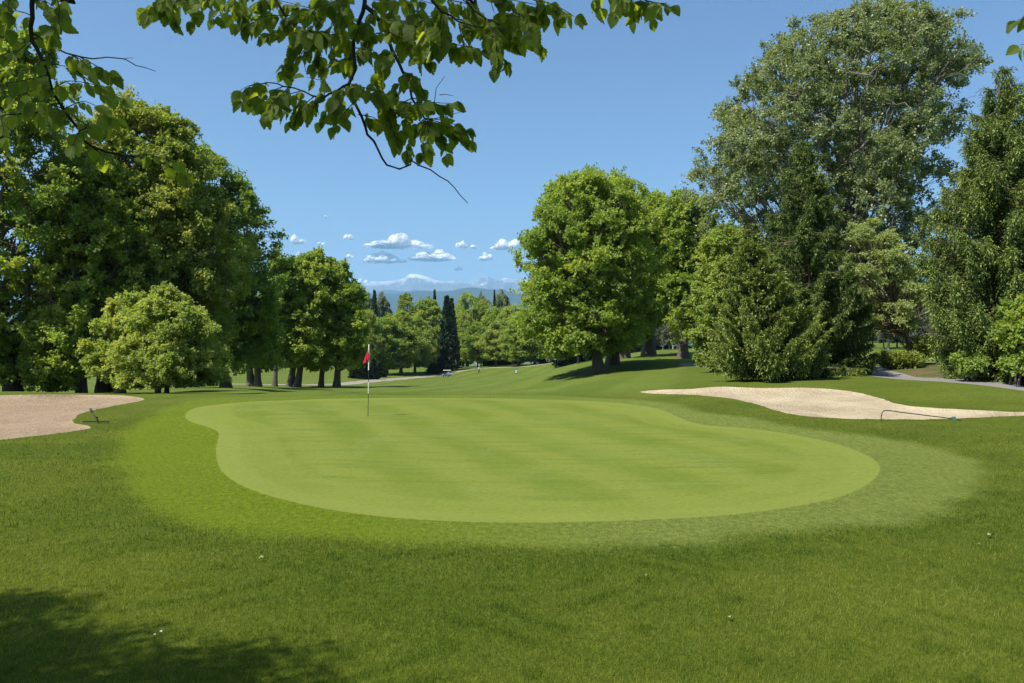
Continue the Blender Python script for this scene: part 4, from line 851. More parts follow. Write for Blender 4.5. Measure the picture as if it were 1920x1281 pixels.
# ------------------------------------------------------------------ overhanging tree above the camera
def near_leaf_mat():
    m, nt = newmat('hornbeam_leaf')
    at = lambda n: N(nt, 'ShaderNodeAttribute', attribute_name=n).outputs['Fac']
    u, s, a = at('lu'), at('ls'), at('rnd')
    au = mth(nt, 'ABSOLUTE', u)
    v = mth(nt, 'FRACT', mth(nt, 'SUBTRACT', mth(nt, 'MULTIPLY', s, 11.0), mth(nt, 'MULTIPLY', au, 2.6)))
    vein = ramp(nt, mth(nt, 'ABSOLUTE', mth(nt, 'SUBTRACT', v, .5)), [(0.0, 1.0), (.10, .5), (.2, 0.0)])
    mid = ramp(nt, au, [(0.0, 1.0), (.05, .8), (.09, 0.0)])
    vv = mth(nt, 'MAXIMUM', vein, mid)
    c = ramp(nt, a, [(0, (.075, .12, .018)), (.5, (.12, .175, .022)), (1, (.17, .225, .03))])
    g = N(nt, 'ShaderNodeNewGeometry').outputs['Position']
    c = mix(nt, mth(nt, 'MULTIPLY', noise(nt, g, 60, 3), .5), c, (.05, .085, .018))
    cb = mix(nt, mth(nt, 'MULTIPLY', vv, .4), c, (.12, .18, .05))
    p = N(nt, 'ShaderNodeBsdfPrincipled'); nt.links.new(cb, p.inputs['Base Color']); setin(p, Roughness=.5); p.inputs['Specular IOR Level'].default_value = .22
    nt.links.new(bump(nt, mth(nt, 'SUBTRACT', 1.0, vv), .5, .0015), p.inputs['Normal'])
    t = N(nt, 'ShaderNodeBsdfTranslucent'); nt.links.new(mix(nt, mth(nt, 'MULTIPLY', vv, .45), mix(nt, 1.0, c, (3.2, 2.7, .9), 'MULTIPLY'), mix(nt, 1.0, c, (1.7, 1.45, .5), 'MULTIPLY')), t.inputs['Color'])
    mx = N(nt, 'ShaderNodeMixShader'); mx.inputs[0].default_value = .58; nt.links.new(p.outputs[0], mx.inputs[1]); nt.links.new(t.outputs[0], mx.inputs[2])
    o = N(nt, 'ShaderNodeOutputMaterial'); nt.links.new(mx.outputs[0], o.inputs['Surface']); return m
M['nearleaf'] = near_leaf_mat(); M['twig'] = barkmat('twig_bark', (.022, .017, .014), (.055, .045, .036), 40)

def leaf_template(rows=17):
    us = np.array([-1, -.5, 0, .5, 1.]); V = []; A = []
    for i in range(rows):
        s = i / (rows - 1); wd = .40 * math.sin(math.pi * min(1, s * 1.0) ** .78) ** .85 * (1 - .25 * s) if 0 < s < 1 else 0.012 * (1 - s)
        ser = .035 * (1 if i % 2 else -.2) * (0 < s < 1)
        for u in us:
            ww = wd + (ser if abs(u) == 1 else 0)
            V.append((u * ww, s + (.03 if abs(u) == 1 and i % 2 else 0) * (s < .95), abs(u) * wd * .30 - .16 * s * s + .02 * math.sin(s * 34) * abs(u))); A.append((u, s))
    # petiole
    b = len(V); V += [(-.008, -.16, .02), (.008, -.16, .02), (.008, .01, 0), (-.008, .01, 0)]; A += [(0, 0)] * 4
    Fc = [(i * 5 + j, i * 5 + j + 1, (i + 1) * 5 + j + 1, (i + 1) * 5 + j) for i in range(rows - 1) for j in range(4)] + [(b, b + 1, b + 2, b + 3)]
    return np.array(V), np.array(A), np.array(Fc)
LT = leaf_template()
def near_leaves(P, ax, nr, L, r):
    V0, A0, F0 = LT; n = len(P); ax = norm(ax); sd_ = norm(np.cross(ax, nr)); nr = np.cross(sd_, ax)
    wsc = r.uniform(.85, 1.15, n)[:, None, None]; cv = r.uniform(.3, 2.0, n)[:, None, None]
    off = V0[None]; V = P[:, None] + (sd_[:, None] * off[:, :, 0:1] * wsc + ax[:, None] * (off[:, :, 1:2] + .16) + nr[:, None] * off[:, :, 2:3] * cv) * L[:, None, None]
    k = len(V0); Fc = (F0[None] + (np.arange(n) * k)[:, None, None]).reshape(-1, 4)
    return V.reshape(-1, 3), Fc, np.tile(A0[:, 0], n), np.tile(A0[:, 1], n), np.repeat(r.random(n), len(F0))

def pline(pts, step=.03):
    pts = np.asarray(pts, float); P = [pts[0]]
    n = len(pts)
    for i in range(n - 1):
        p0, p1, p2, p3 = pts[max(i - 1, 0)], pts[i], pts[i + 1], pts[min(i + 2, n - 1)]
        k = max(1, int(np.linalg.norm(p2 - p1) / step))
        for t in (np.arange(k) + 1) / k: P.append(.5 * ((2 * p1) + (p2 - p0) * t + (2 * p0 - 5 * p1 + 4 * p2 - p3) * t * t + (-p0 + 3 * p1 - 3 * p2 + p3) * t ** 3))
    return np.array(P)

def overhang():
    r = np.random.default_rng(77)
    root = empty('hornbeam_tree', (-4.6, -2.6, 0)); O = np.array([-4.6, -2.6, 0.0])
    tag(root, 'tree whose leafy branches hang into the top of the view over the green', 'tree')
    S3 = lambda pts, d, dj=.0: [px2(a, b, d + dj * i) for i, (a, b) in enumerate(pts)]
    # trunk and limbs, behind and above the camera
    C, R, g = trunk_tube(r, 8.5, .30, .06, lean=(.5, .4)); parts = [g]
    lobes = [(-2.5, 1.0, 6.9, .8), (-4.0, .7, 6.6, 1.0), (-6.9, 2.1, 7.3, .95), (-5.8, 2.2, 7.3, .5), (-8.3, 3.0, 7.3, .95), (-7.6, 1.6, 7.0, .9), (-8.6, -.6, 7.5, 1.5), (-3.0, -2.4, 7.6, 1.8), (-5.5, -4.5, 8.6, 2.2), (-.4, -1.2, 6.6, 1.3), (-8, -1.5, 7, 1.8), (.6, -2.5, 7, 1.8), (-4.8, -2.0, 9.2, 1.8), (-7.6, -5, 7, 2)]  # unseen crown masses, several placed to shade the hanging branches and near turf
    lc = np.array([l[:3] for l in lobes]) - O; st = np.array([[.2, .15, 3.4 + .25 * (i % 6)] for i in range(len(lobes))])
    LP = wob_line(r, st, lc, 9, .12, .03); parts.append(tubes(LP, (.10 * (1 - .8 * np.linspace(0, 1, 9)))[None] * np.ones((len(lobes), 1)), 7))
    obj('trunk', mesh_np('trunk', *join(parts), M['bark_grey'], True), root)
    n = 60000; w_ = np.array([l[3] ** 3 for l in lobes]); w_[2:6] *= 5.0; li = r.choice(len(lobes), n, p=w_ / w_.sum()); rr_ = np.array([l[3] for l in lobes])[li]  # extra leaves on some unseen lobes deepen the shadow they cast
    cl = norm(r.normal(0, 1, (len(lobes), 40, 3))) * r.uniform(.3, 1, (len(lobes), 40, 1)) ** .6; ci = r.integers(0, 40, n)
    P = lc[li] + cl[li, ci] * rr_[:, None] * np.array([1, 1, .6]) + r.normal(0, .16, (n, 3)); ax = norm(r.normal(0, .7, (n, 3)) + [0, 0, -.5]); nr = norm(r.normal(0, .6, (n, 3)) + [0, 0, .9])
    V = leaf_quads(P, ax, nr, r.uniform(.07, .11, n), r.uniform(.05, .07, n))
    obj('crown', mesh_np('crown', V, np.arange(4 * n).reshape(-1, 4), M['lf_maple'], False, {'rnd': ('FACE', r.random(n))}), root)
    # ---- the branches in view: (feeder start, polylines, leafy twigs)
    A = [(684, -10), (680, 22), (664, 76), (665, 134), (655, 157), (664, 192), (684, 237), (707, 278), (727, 309), (749, 318), (769, 309), (771, 302), (805, 320), (841, 340), (861, 365), (877, 381)]
    B = [(682, 9), (707, 36), (724, 58), (733, 94), (756, 134), (774, 184), (796, 222)]
    E = [(62, -10), (60, 30), (60, 75), (78, 110), (90, 140), (97, 170), (120, 205), (150, 245), (172, 275), (200, 285), (250, 293), (300, 305), (335, 318)]
    groups = [
        ('branch', 3.0, (684, -10), [(A, .0085, .0015), (B, .009, .0035), ([(655, 157), (630, 172), (604, 184), (568, 170), (532, 161), (500, 157), (466, 161)], .005, .0015), ([(604, 184), (590, 200), (585, 212)], .003, .001),
                   ([(769, 309), (776, 297), (772, 288)], .002, .001), ([(805, 215), (814, 190), (820, 165), (834, 143)], .002, .0008), ([(824, 178), (836, 178), (850, 180)], .0014, .0008), ([(805, 225), (838, 218), (867, 209)], .002, .0008), ([(707, 36), (760, 40), (840, 35), (900, 45)], .005, .002)],
         [[(604, 184), (570, 200), (530, 208)], [(568, 170), (520, 182), (472, 192)], [(532, 162), (490, 178), (455, 190)], [(630, 172), (620, 198), (602, 226)], [(500, 157), (475, 158), (452, 168)], [(664, 192), (645, 212), (628, 236)], [(590, 180), (560, 205), (545, 225)],
          [(655, 157), (628, 185), (640, 215)], [(540, 165), (510, 195), (500, 215)], [(672, 215), (700, 220), (722, 238)], [(655, 157), (690, 166), (722, 176)], [(700, 170), (750, 190), (792, 192)], [(774, 184), (812, 192), (850, 194)], [(796, 222), (832, 226), (872, 242)],
          [(796, 222), (803, 250), (790, 284)], [(796, 222), (828, 250), (836, 288)], [(780, 205), (752, 232), (742, 268)], [(735, 190), (730, 225), (744, 262)], [(796, 222), (770, 250), (765, 285)], [(796, 222), (850, 238), (880, 262)], [(756, 150), (735, 175), (720, 200)], [(774, 184), (748, 196), (725, 215)], [(610, 184), (600, 150), (575, 145)],
          [(733, 94), (720, 112), (714, 146)], [(756, 134), (778, 146), (790, 165)], [(724, 58), (692, 70), (680, 96)], [(664, 76), (622, 60), (582, 72)], [(664, 110), (640, 112), (612, 124)], [(664, 90), (700, 95), (712, 120)]]),
        ('branch', 3.15, (510, -12), [([(510, -12), (541, 38), (590, 63), (640, 66)], .006, .003), ([(480, -12), (440, 12), (410, 30)], .004, .0015), ([(575, 60), (572, 90), (568, 112), (575, 140)], .0025, .001)],
         [[(400, -20), (350, 0), (292, 20)], [(420, -20), (378, 5), (362, 40)], [(330, -15), (290, 5), (275, 25)], [(360, -10), (320, 10), (325, 35)], [(520, -10), (472, 10), (444, 42)], [(480, -20), (424, 5), (402, 32)], [(560, 30), (502, 30), (456, 46)], [(590, 63), (560, 80), (545, 104)], [(600, -20), (600, 30), (566, 70)],
          [(541, 38), (520, 60), (500, 66)], [(590, 63), (600, 95), (590, 125)], [(560, 50), (550, 90), (530, 130)], [(620, 0), (642, 30), (632, 64)], [(650, -10), (612, 10), (562, 20)], [(572, 90), (560, 110), (548, 118)], [(490, -10), (500, 15), (480, 45)], [(450, 0), (440, 25), (430, 30)],
          [(600, 20), (560, 10), (520, 0)], [(640, 40), (610, 60), (620, 95)], [(640, 60), (660, 90), (650, 120)], [(540, 40), (570, 60), (600, 60)], [(640, 10), (660, 40), (690, 60)]]),
        ('branch', 2.9, (868, -12), [([(868, -12), (890, 18), (913, 36), (948, 49), (985, 60)], .005, .002), ([(800, -12), (830, 20), (860, 40), (905, 52)], .005, .002)],
         [[(707, 36), (762, 42), (802, 62)], [(724, 58), (772, 82), (802, 112)], [(760, 40), (822, 30), (862, 42)], [(700, 0), (760, -5), (822, 10)], [(800, 60), (842, 80), (902, 92)], [(860, 40), (922, 60), (962, 82)], [(868, 0), (913, 36), (950, 50)], [(913, 36), (930, 82), (928, 125)],
          [(948, 49), (980, 62), (1012, 84)], [(948, 30), (1002, 20), (1042, 32)], [(1000, 0), (1042, 10), (1078, 32)], [(900, -10), (960, 0), (1012, 10)], [(820, 10), (832, 50), (812, 92)], [(760, 0), (782, 40), (762, 84)], [(905, 50), (935, 95), (950, 120)], [(840, 0), (880, 10), (900, 40)],
          [(740, 10), (730, 40), (750, 70)], [(860, 45), (870, 80), (890, 100)], [(780, 20), (800, 50), (790, 80)], [(960, 20), (990, 40), (985, 75)], [(700, 10), (690, 40), (670, 50)], [(930, 10), (945, 40), (930, 70)]]),
        ('branch', 2.8, (1120, -40), [([(1120, -40), (1160, -14), (1215, 2), (1250, 6)], .004, .0015)],
         [[(1105, -20), (1118, 0), (1126, 12)], [(1160, -14), (1158, 8), (1152, 24)], [(1215, 2), (1234, 6), (1256, 10)], [(1180, -5), (1192, 14), (1188, 34)], [(1200, 0), (1216, 18), (1222, 34)], [(1130, -25), (1160, -4), (1190, 2)]]),
        ('branch', 2.6, (62, -10), [(E, .008, .0018), ([(60, 62), (95, 85), (125, 100), (150, 107), (200, 107), (235, 112), (255, 122), (292, 134)], .0035, .001), ([(-20, 122), (0, 110), (30, 95), (57, 77)], .003, .001), ([(-20, 220), (45, 210), (85, 213), (120, 218)], .003, .002), ([(232, 113), (240, 108), (250, 109)], .001, .0007)],
         [[(60, 30), (30, 20), (0, 32)], [(60, 0), (90, 5), (116, 26)], [(60, 75), (90, 60), (112, 52)], [(20, -15), (15, 22), (20, 52)], [(30, 95), (0, 105), (-20, 120)], [(125, 100), (152, 112), (170, 132)], [(150, 107), (178, 122), (212, 142)], [(140, 130), (180, 160), (230, 182)], [(97, 170), (130, 152), (190, 162)],
          [(97, 170), (70, 150), (30, 142)], [(90, 140), (50, 150), (10, 157)], [(120, 205), (160, 190), (202, 216)], [(120, 218), (70, 210), (10, 217)], [(120, 205), (80, 190), (50, 192)], [(150, 245), (190, 230), (212, 226)], [(150, 245), (140, 265), (136, 272)], [(172, 275), (190, 290), (192, 300)],
          [(250, 293), (280, 290), (322, 302)], [(300, 305), (326, 315), (342, 322)], [(0, 215), (5, 235), (8, 255)], [(80, 110), (60, 130), (20, 132)], [(100, -15), (112, 20), (97, 62)], [(80, 110), (95, 120), (130, 125)], [(-10, 60), (20, 80), (40, 70)], [(-10, 0), (0, 30), (-5, 60)], [(60, 170), (30, 180), (0, 180)], [(125, 200), (140, 220), (170, 240)]]),
        ('branch', 2.9, (1960, 10), [([(1990, 5), (1950, 20), (1915, 36)], .003, .001), ([(1990, 70), (1950, 78), (1920, 84)], .003, .001)], [[(1960, 18), (1935, 28), (1908, 38)], [(1965, 76), (1940, 80), (1914, 84)], [(1960, 30), (1950, 50), (1940, 60)]])]
    for gi, (nm, d0, feed, lines, twigs) in enumerate(groups):
        geo = []
        f0 = px2(*feed, d0) - O; lim = LP[(0, 0, 9, 9, 1, 11)[gi], (6, 5, 6, 7, 6, 6)[gi]]
        fp = pline([lim, (lim + f0) / 2 + np.array([0, .35, .35]), f0 + np.array([0, .05, .22]), f0], .1)
        geo.append(tubes(fp[None], np.linspace(.03, .0092 if gi in (0, 4) else .006, len(fp))[None], 8))
        for pts, ra, rb in lines:
            P = pline(S3(pts, d0, .012)) - O; P[1:-1] += r.normal(0, .0028, P[1:-1].shape); geo.append(tubes(P[None], np.linspace(ra, rb, len(P))[None], 7))
        LPs, Lax, Lnr, Ll = [], [], [], []
        for tw in twigs:
            dd = d0 + r.uniform(-.16, .16); pts = S3(tw, dd, r.uniform(-.03, .03)); pts[0] = px2(*tw[0], d0 + .012 * 3)
            P = pline(pts, .025) - O; geo.append(tubes(P[None], np.linspace(.0022, .0009, len(P))[None], 5))
            ln = np.concatenate([[0], np.cumsum(np.linalg.norm(np.diff(P, axis=0), axis=1))]); s = r.uniform(.0, .025)
            side = 1; step = .030 if gi == 4 else .0175
            while s < ln[-1] + .001:
                p = np.array([np.interp(s, ln, P[:, k]) for k in range(3)]); i = min(np.searchsorted(ln, s), len(P) - 1); t = norm(P[i] - P[max(i - 1, 0)] + 1e-6)
                q = norm(np.cross(t, [0, 1, 0])) * side
                ax = t * .45 + q * .45 * r.uniform(.3, 1.3) + np.array([0, 0, -.95]) * r.uniform(.5, 1.25) + r.normal(0, .22, 3); nv = np.array([0, -1, .35]) + r.normal(0, .55, 3)
                if r.random() < .25: nv = norm(r.normal(0, 1, 3)) + np.array([0, 0, .8])
                LPs.append(p); Lax.append(ax); Lnr.append(nv); Ll.append((.046 if gi in (4, 5) else .056) * r.uniform(.55, 1.3)); side = -side; s += step * r.uniform(.6, 1.3)
            LPs.append(P[-1]); Lax.append(norm(P[-1] - P[-3]) + np.array([0, 0, -.6])); Lnr.append(np.array([0, -1, .4]) + r.normal(0, .4, 3)); Ll.append(.048)
        # leafy side twigs on the feeding limb, above the view
        fl = np.concatenate([[0], np.cumsum(np.linalg.norm(np.diff(fp, axis=0), axis=1))])
        for sd0 in np.arange(.5, fl[-1] - .22, .10):
            p0 = np.array([np.interp(sd0, fl, fp[:, k]) for k in range(3)]); dv = norm(r.normal(0, 1, 3) * [1, 1, .35] + [0, 0, .15]); LL = r.uniform(.15, .42)
            if p0[2] + dv[2] * LL - .14 < EYE + .46 * (p0[1] + O[1] + dv[1] * LL): continue
            P = np.stack([p0 + dv * LL * t + np.array([0, 0, -.05]) * t * t for t in np.linspace(0, 1, 6)]); geo.append(tubes(P[None], np.linspace(.003, .001, 6)[None], 5))
            for t in np.arange(.1, 1.01, .11):
                LPs.append(p0 + dv * LL * t + np.array([0, 0, -.05]) * t * t); Lax.append(dv * .4 + r.normal(0, .5, 3) + np.array([0, 0, -.6])); Lnr.append(r.normal(0, .7, 3) + np.array([0, 0, .5])); Ll.append(.058 * r.uniform(.7, 1.2))
        br = obj('branch', mesh_np('branch', *join(geo), M['twig'], True), root)
        V, Fc, lu, ls, rn = near_leaves(np.array(LPs), np.array(Lax), np.array(Lnr), np.array(Ll), r)
        obj('foliage', mesh_np('foliage', V, Fc, M['nearleaf'], True, {'lu': ('POINT', lu), 'ls': ('POINT', ls), 'rnd': ('FACE', rn)}), br)
overhang()
# ------------------------------------------------------------------ things on the course
M['white'] = plain('white_paint', (.75, .75, .73), .4); M['black'] = plain('black_plastic', (.02, .02, .022), .45); M['red'] = plain('red_flag_cloth', (.40, .010, .04), .7, .1, 0, .1, 40)
M['teal'] = plain('teal_clamp', (.03, .16, .15), .5); M['rubber'] = plain('tyre_rubber', (.02, .02, .02), .8); M['blue'] = plain('blue_paint', (.03, .10, .35), .3, .5); M['glass'] = plain('dark_glass', (.03, .035, .04), .08, .8)
M['cream'] = plain('cream_roof', (.72, .69, .62), .45); M['steel'] = plain('steel', (.45, .45, .45), .3, .5, .9); M['skin'] = plain('skin', (.5, .3, .2), .6); M['orange'] = plain('orange_bag', (.42, .13, .05), .6); M['navy'] = plain('navy_cloth', (.02, .025, .05), .8)
M['shirt_grey'] = plain('pale_shirt', (.5, .5, .54), .8); M['shirt_blue'] = plain('blue_jacket', (.03, .11, .38), .8); M['seat'] = plain('seat_vinyl', (.55, .5, .42), .5); M['hair'] = plain('dark_hair', (.03, .02, .015), .8); M['rim'] = plain('wheel_rim', (.4, .4, .4), .35, .5, .8)
M['leaf_pale'] = plain('pale_dry_leaf', (.22, .22, .09), .7, .2, 0, .3, 60); M['leaf_red'] = plain('reddish_dry_leaf', (.30, .09, .04), .7, .2, 0, .3, 60); M['leaf_brown'] = plain('brown_dry_leaf', (.13, .08, .04), .7, .2, 0, .3, 60)
M['silver'] = plain('silver_car_paint', (.30, .31, .33), .3, .5); M['petal'] = plain('white_petal', (.8, .8, .78), .6)

def flagstick():
    p = hit(690, 780); z = gz(*p); k = p[1] / F; H = (780 - 648) * k
    root = empty('golf_flag', (p[0], p[1], z)); tag(root, 'red flag hanging limp on a white and black banded pole in the green', 'golf flag')
    zz = [H * t for t in (0, (780 - 738) / 132., (780 - 716) / 132., (780 - 694) / 132., 1)]; lx = .028
    at = lambda h: (lx * h / H, 0, h)
    for i, (a, b) in enumerate(zip(zz[:-1], zz[1:])):
        g = Geo(); g.tube([at(a), at(b)], .009 + .004 * (i == 3) + .001 * i, 12)
        g.build('pole_section', M['black'] if i in (0, 2) else M['white'], root)
    g = Geo(); g.ell(at(H + .008), (.02, .02, .02)); g.build('pole_knob', M['white'], root)
    # limp cloth: hoist from H-.06 to H-.40, hanging in folds down and to the left
    nu, nv = 26, 22; V = []
    for i in range(nu):
        u = i / (nu - 1)
        for j in range(nv):
            v = j / (nv - 1); hz = H - .035 - v * .34
            x = lx - .016 - u * .15 * (.35 + .65 * v) + .052 * math.sin(u * 13) * v * (1 - .3 * u); y = .05 * math.cos(u * 13 + v) * v * (1 - .2 * u) - .012
            V.append((x, y, hz - u * .20 * (1 - .15 * v) + .01 * math.sin(v * 9 + u * 5)))
    Fc = [(i * nv + j, (i + 1) * nv + j, (i + 1) * nv + j + 1, i * nv + j + 1) for i in range(nu - 1) for j in range(nv - 1)]
    g = Geo(); g.add(V, Fc); o = g.build('flag_cloth', M['red'], root); md = o.modifiers.new('thick', 'SOLIDIFY'); md.thickness = .002
    g = Geo(); g.tube([(0, 0, -.004), (0, 0, .003)], .054, 24); g.build('hole_dark_disc', M['black'], root)  # flat black disc paints in the dark of the hole, no recess
flagstick()

def rakes():
    p = hit(180, 794); z = gz(*p); root = empty('bunker_rake', (p[0], p[1], z)); tag(root, 'black rake lying on the grass by the left bunker, handle pointing away', 'rake')
    g = Geo(); g.box((0, 0, .05), (.72, .035, .03), .9); g.build('rake_head', M['black'], root)
    g = Geo()
    for i in range(15):
        x = -.34 + i * .0485; g.tube([(x, 0, .05), (x, -.012, .02), (x, -.02, -.02)], [.007, .006, .003], 6)
    g.build('tine', M['black'], root)
    g = Geo(); g.tube([(.03, 0, .06), (-.16, .3, .09), (-.90, 1.45, .23)], [.016, .014, .014], 10); g.build('handle', M['black'], root)
    g = Geo(); g.tube([(-.74, 1.2, .20), (-.965, 1.55, .245)], [.03, .034], 10); g.build('grip', M['rubber'], root)
    p = hit(1652, 789); z = gz(*p); d = p[1]; root = empty('bunker_rake', (p[0], p[1], z)); tag(root, 'long bent tube handled rake propped at the front edge of the right bunker', 'rake')
    q = lambda a, b, dy=0: tuple(px2(a, b, d + dy) - np.array([p[0], p[1], z]))
    e = hit(1786, 787.5); e = np.array([e[0], e[1], gz(*e) + .035]) - np.array([p[0], p[1], z])
    g = Geo(); g.tube([q(1652, 791), q(1652.5, 780), q(1654, 773.5), q(1658, 770.2), q(1663, 769.5), q(1690, 773.2)] + [tuple(np.array(q(1690, 773.2)) * (1 - t) + e * t) for t in (.25, .5, .75, 1)], .0135, 10); g.build('handle', M['black'], root)
    g = Geo(); g.box((e[0] + .03, e[1], e[2] + .005), (.10, .09, .10), .8); g.build('clamp', M['teal'], root)
    g = Geo(); g.box((e[0] + .09, e[1], e[2] - .03), (.035, .55, .025), .9); g.build('rake_head', M['black'], root)
rakes()

def body_skin(name, joints, edges, radii, mat, parent, sub=2):
    me = bpy.data.meshes.new(name); me.from_pydata(joints, edges, []); me.materials.append(mat); o = obj(name, me, parent)
    md = o.modifiers.new('skin', 'SKIN')
    for i, rr in enumerate(radii): me.skin_vertices[0].data[i].radius = (rr, rr)
    me.skin_vertices[0].data[0].use_root = True
    s = o.modifiers.new('sub', 'SUBSURF'); s.levels = sub; s.render_levels = sub
    return o
def ensure_skin(me):
    pass
def person(loc, rz, label, top, legs, stride=.16, arms='down', cap=None, sit=False):
    root = empty('person', loc, rz); tag(root, label, 'person')
    if sit: hip = .52; kn = [(.11, -.42, .52), (-.11, -.42, .52)]; ft = [(.11, -.46, .08), (-.11, -.46, .08)]; toe = [(.11, -.62, .04), (-.11, -.62, .04)]
    else: hip = .92; kn = [(.10, -stride * .8, .50), (-.10, stride * .3, .49)]; ft = [(.11, -stride, .07), (-.11, stride * 1.3, .09)]; toe = [(.12, -stride - .17, .03), (-.12, stride * 1.3 - .16, .03)]
    J = [(0, 0, hip), (0, -.01, hip + .22), (0, -.01, hip + .45), (0, -.01, hip + .55), (0, -.03, hip + .63), (0, -.05, hip + .74), (0, -.05, hip + .82)]; Rr = [.135, .125, .145, .065, .058, .095, .075]; Ed = [(0, 1), (1, 2), (2, 3), (3, 4), (4, 5), (5, 6)]
    hands = {'down': [(.27, -.05, hip - .04), (-.27, .02, hip - .04)], 'fwd': [(.18, -.42, hip + .10), (-.18, -.42, hip + .10)], 'pull': [(.24, .25, hip - .02), (-.25, -.08, hip)]}[arms]
    for s, hnd in zip((1, -1), hands):
        b = len(J); J += [(s * .19, 0, hip + .46), (s * .25, (hnd[1]) * .3, hip + .2), hnd, (hnd[0], hnd[1] - .05, hnd[2] - .09)]; Rr += [.062, .045, .033, .03]; Ed += [(2, b), (b, b + 1), (b + 1, b + 2), (b + 2, b + 3)]
        for f in range(4):
            J.append((hnd[0] + s * (.012 * (f - 1.5)), hnd[1] - .07 - .01 * f, hnd[2] - .155 + .008 * abs(f - 1.5))); Rr.append(.009); Ed.append((b + 3, len(J) - 1))
        J.append((hnd[0] - s * .035, hnd[1] - .07, hnd[2] - .10)); Rr.append(.010); Ed.append((b + 3, len(J) - 1))
    for s, k, f, t in zip((1, -1), kn, ft, toe):
        b = len(J); J += [(s * .10, 0, hip - .06), k, f, t]; Rr += [.095, .062, .045, .036]; Ed += [(0, b), (b, b + 1), (b + 1, b + 2), (b + 2, b + 3)]
    me = bpy.data.meshes.new('body'); me.from_pydata(J, Ed, [])
    o = obj('body', me, root); me.materials.append(M['skin']); md = o.modifiers.new('skin', 'SKIN')
    for i, rr in enumerate(Rr): me.skin_vertices[0].data[i].radius = (rr, rr)
    me.skin_vertices[0].data[0].use_root = True; sb = o.modifiers.new('sub', 'SUBSURF'); sb.levels = 1; sb.render_levels = 2
    g = Geo()                                        # shirt: torso and sleeves
    g.tube([(0, 0, hip - .05), (0, 0, hip + .1), (0, -.01, hip + .3), (0, -.01, hip + .47), (0, -.01, hip + .555)], [.165, .155, .175, .17, .075], 16)
    for s, hnd in zip((1, -1), hands): g.tube([(s * .12, 0, hip + .48), (s * .20, 0, hip + .45), (s * .255, hnd[1] * .3, hip + .2), (hnd[0], hnd[1], hnd[2] + .02)], [.075, .075, .055, .045], 10)
    g.build('shirt', top, root)
    g = Geo()
    g.tube([(0, 0, hip + .04), (0, 0, hip - .12)], [.168, .16], 16)
    for s, k, f in zip((1, -1), kn, ft): g.tube([(s * .09, 0, hip - .03), k, (f[0], f[1], f[2] + .02)], [.112, .08, .06], 12)
    g.build('trousers', legs, root)
    g = Geo(); g.ell((0, -.035, hip + .815), (.098, .112, .085)); 
    if cap: g.tube([(0, -.10, hip + .80), (0, -.20, hip + .785)], [.06, .02], 10)
    g.build('cap' if cap else 'hair', cap or M['hair'], root)
    g = Geo()
    for s in (1, -1): g.ell((s * .035, -.142, hip + .775), (.012, .008, .008)); g.ell((s * .098, -.05, hip + .76), (.012, .022, .032))
    g.ell((0, -.155, hip + .745), (.014, .02, .022)); g.ell((0, -.142, hip + .705), (.024, .008, .006)); g.build('face', M['skin'], root)
    for s, f, t in zip((1, -1), ft, toe):
        g = Geo(); g.tube([(f[0], f[1] + .06, f[2] - .02), (t[0], t[1] - .03, t[2] + .005)], [.055, .045], 12); g.build('shoe', M['black'], root)
    return root
def at_px(px, py, d=None):
    if d is None: p = hit(px, py, 40); return (p[0], p[1], gz(*p))
    x = (px - CX) / F * d; return (x, d, gz(x, d))

def golf_bag(loc, rz, label, mat, lean=.35):
    root = empty('golf_trolley', loc, rz); tag(root, label, 'golf trolley')
    dx = math.sin(lean); dz = math.cos(lean); q = lambda t, o=0: (dx * t, o, .14 + dz * t)
    g = Geo(); g.tube([q(0), q(.08), q(.45), q(.80), q(.86)], [.10, .135, .15, .125, .13], 16); b = g.build('bag', mat, root)
    g = Geo(); g.tube([(dx * .25 - .10, 0, .14 + dz * .25), (dx * .55 - .12, 0, .14 + dz * .55)], [.07, .08], 10); g.build('pocket', mat, b)
    g = Geo(); g.tube([q(.855), q(.885)], [.138, .135], 16); g.build('collar', M['black'], b)
    for i in range(7):
        a = i * .9; ox, oy = .07 * math.cos(a), .07 * math.sin(a); t = 1.08 + .05 * (i % 3); g = Geo()
        g.tube([(dx * .8 + ox, oy, .14 + dz * .8), (dx * t + ox, oy, .14 + dz * t)], .008, 6); g.ell((dx * t + ox - .03, oy, .14 + dz * t + .01), (.055, .03, .03), 10, 6)
        g.build('golf_club', M['black'] if i % 3 else M['steel'], root)
    g = Geo(); g.tube([(-.02, 0, .10), (.30, 0, .75), (.52, 0, 1.05), (.60, 0, 1.07)], .016, 8); g.tube([(.05, -.30, .15), (.18, 0, .5), (.05, .30, .15)], .012, 8); g.build('trolley_frame', M['black'], root)
    for s in (-1, 1):
        g = Geo(); g.tube([(.05, s * .29, .14), (.05, s * .34, .14)], [.14, .14], 20); w_ = g.build('wheel', M['rubber'], root)
        g = Geo(); g.tube([(.05, s * .285, .14), (.05, s * .345, .14)], [.07, .07], 14); g.build('rim', M['rim'], w_)
    return root

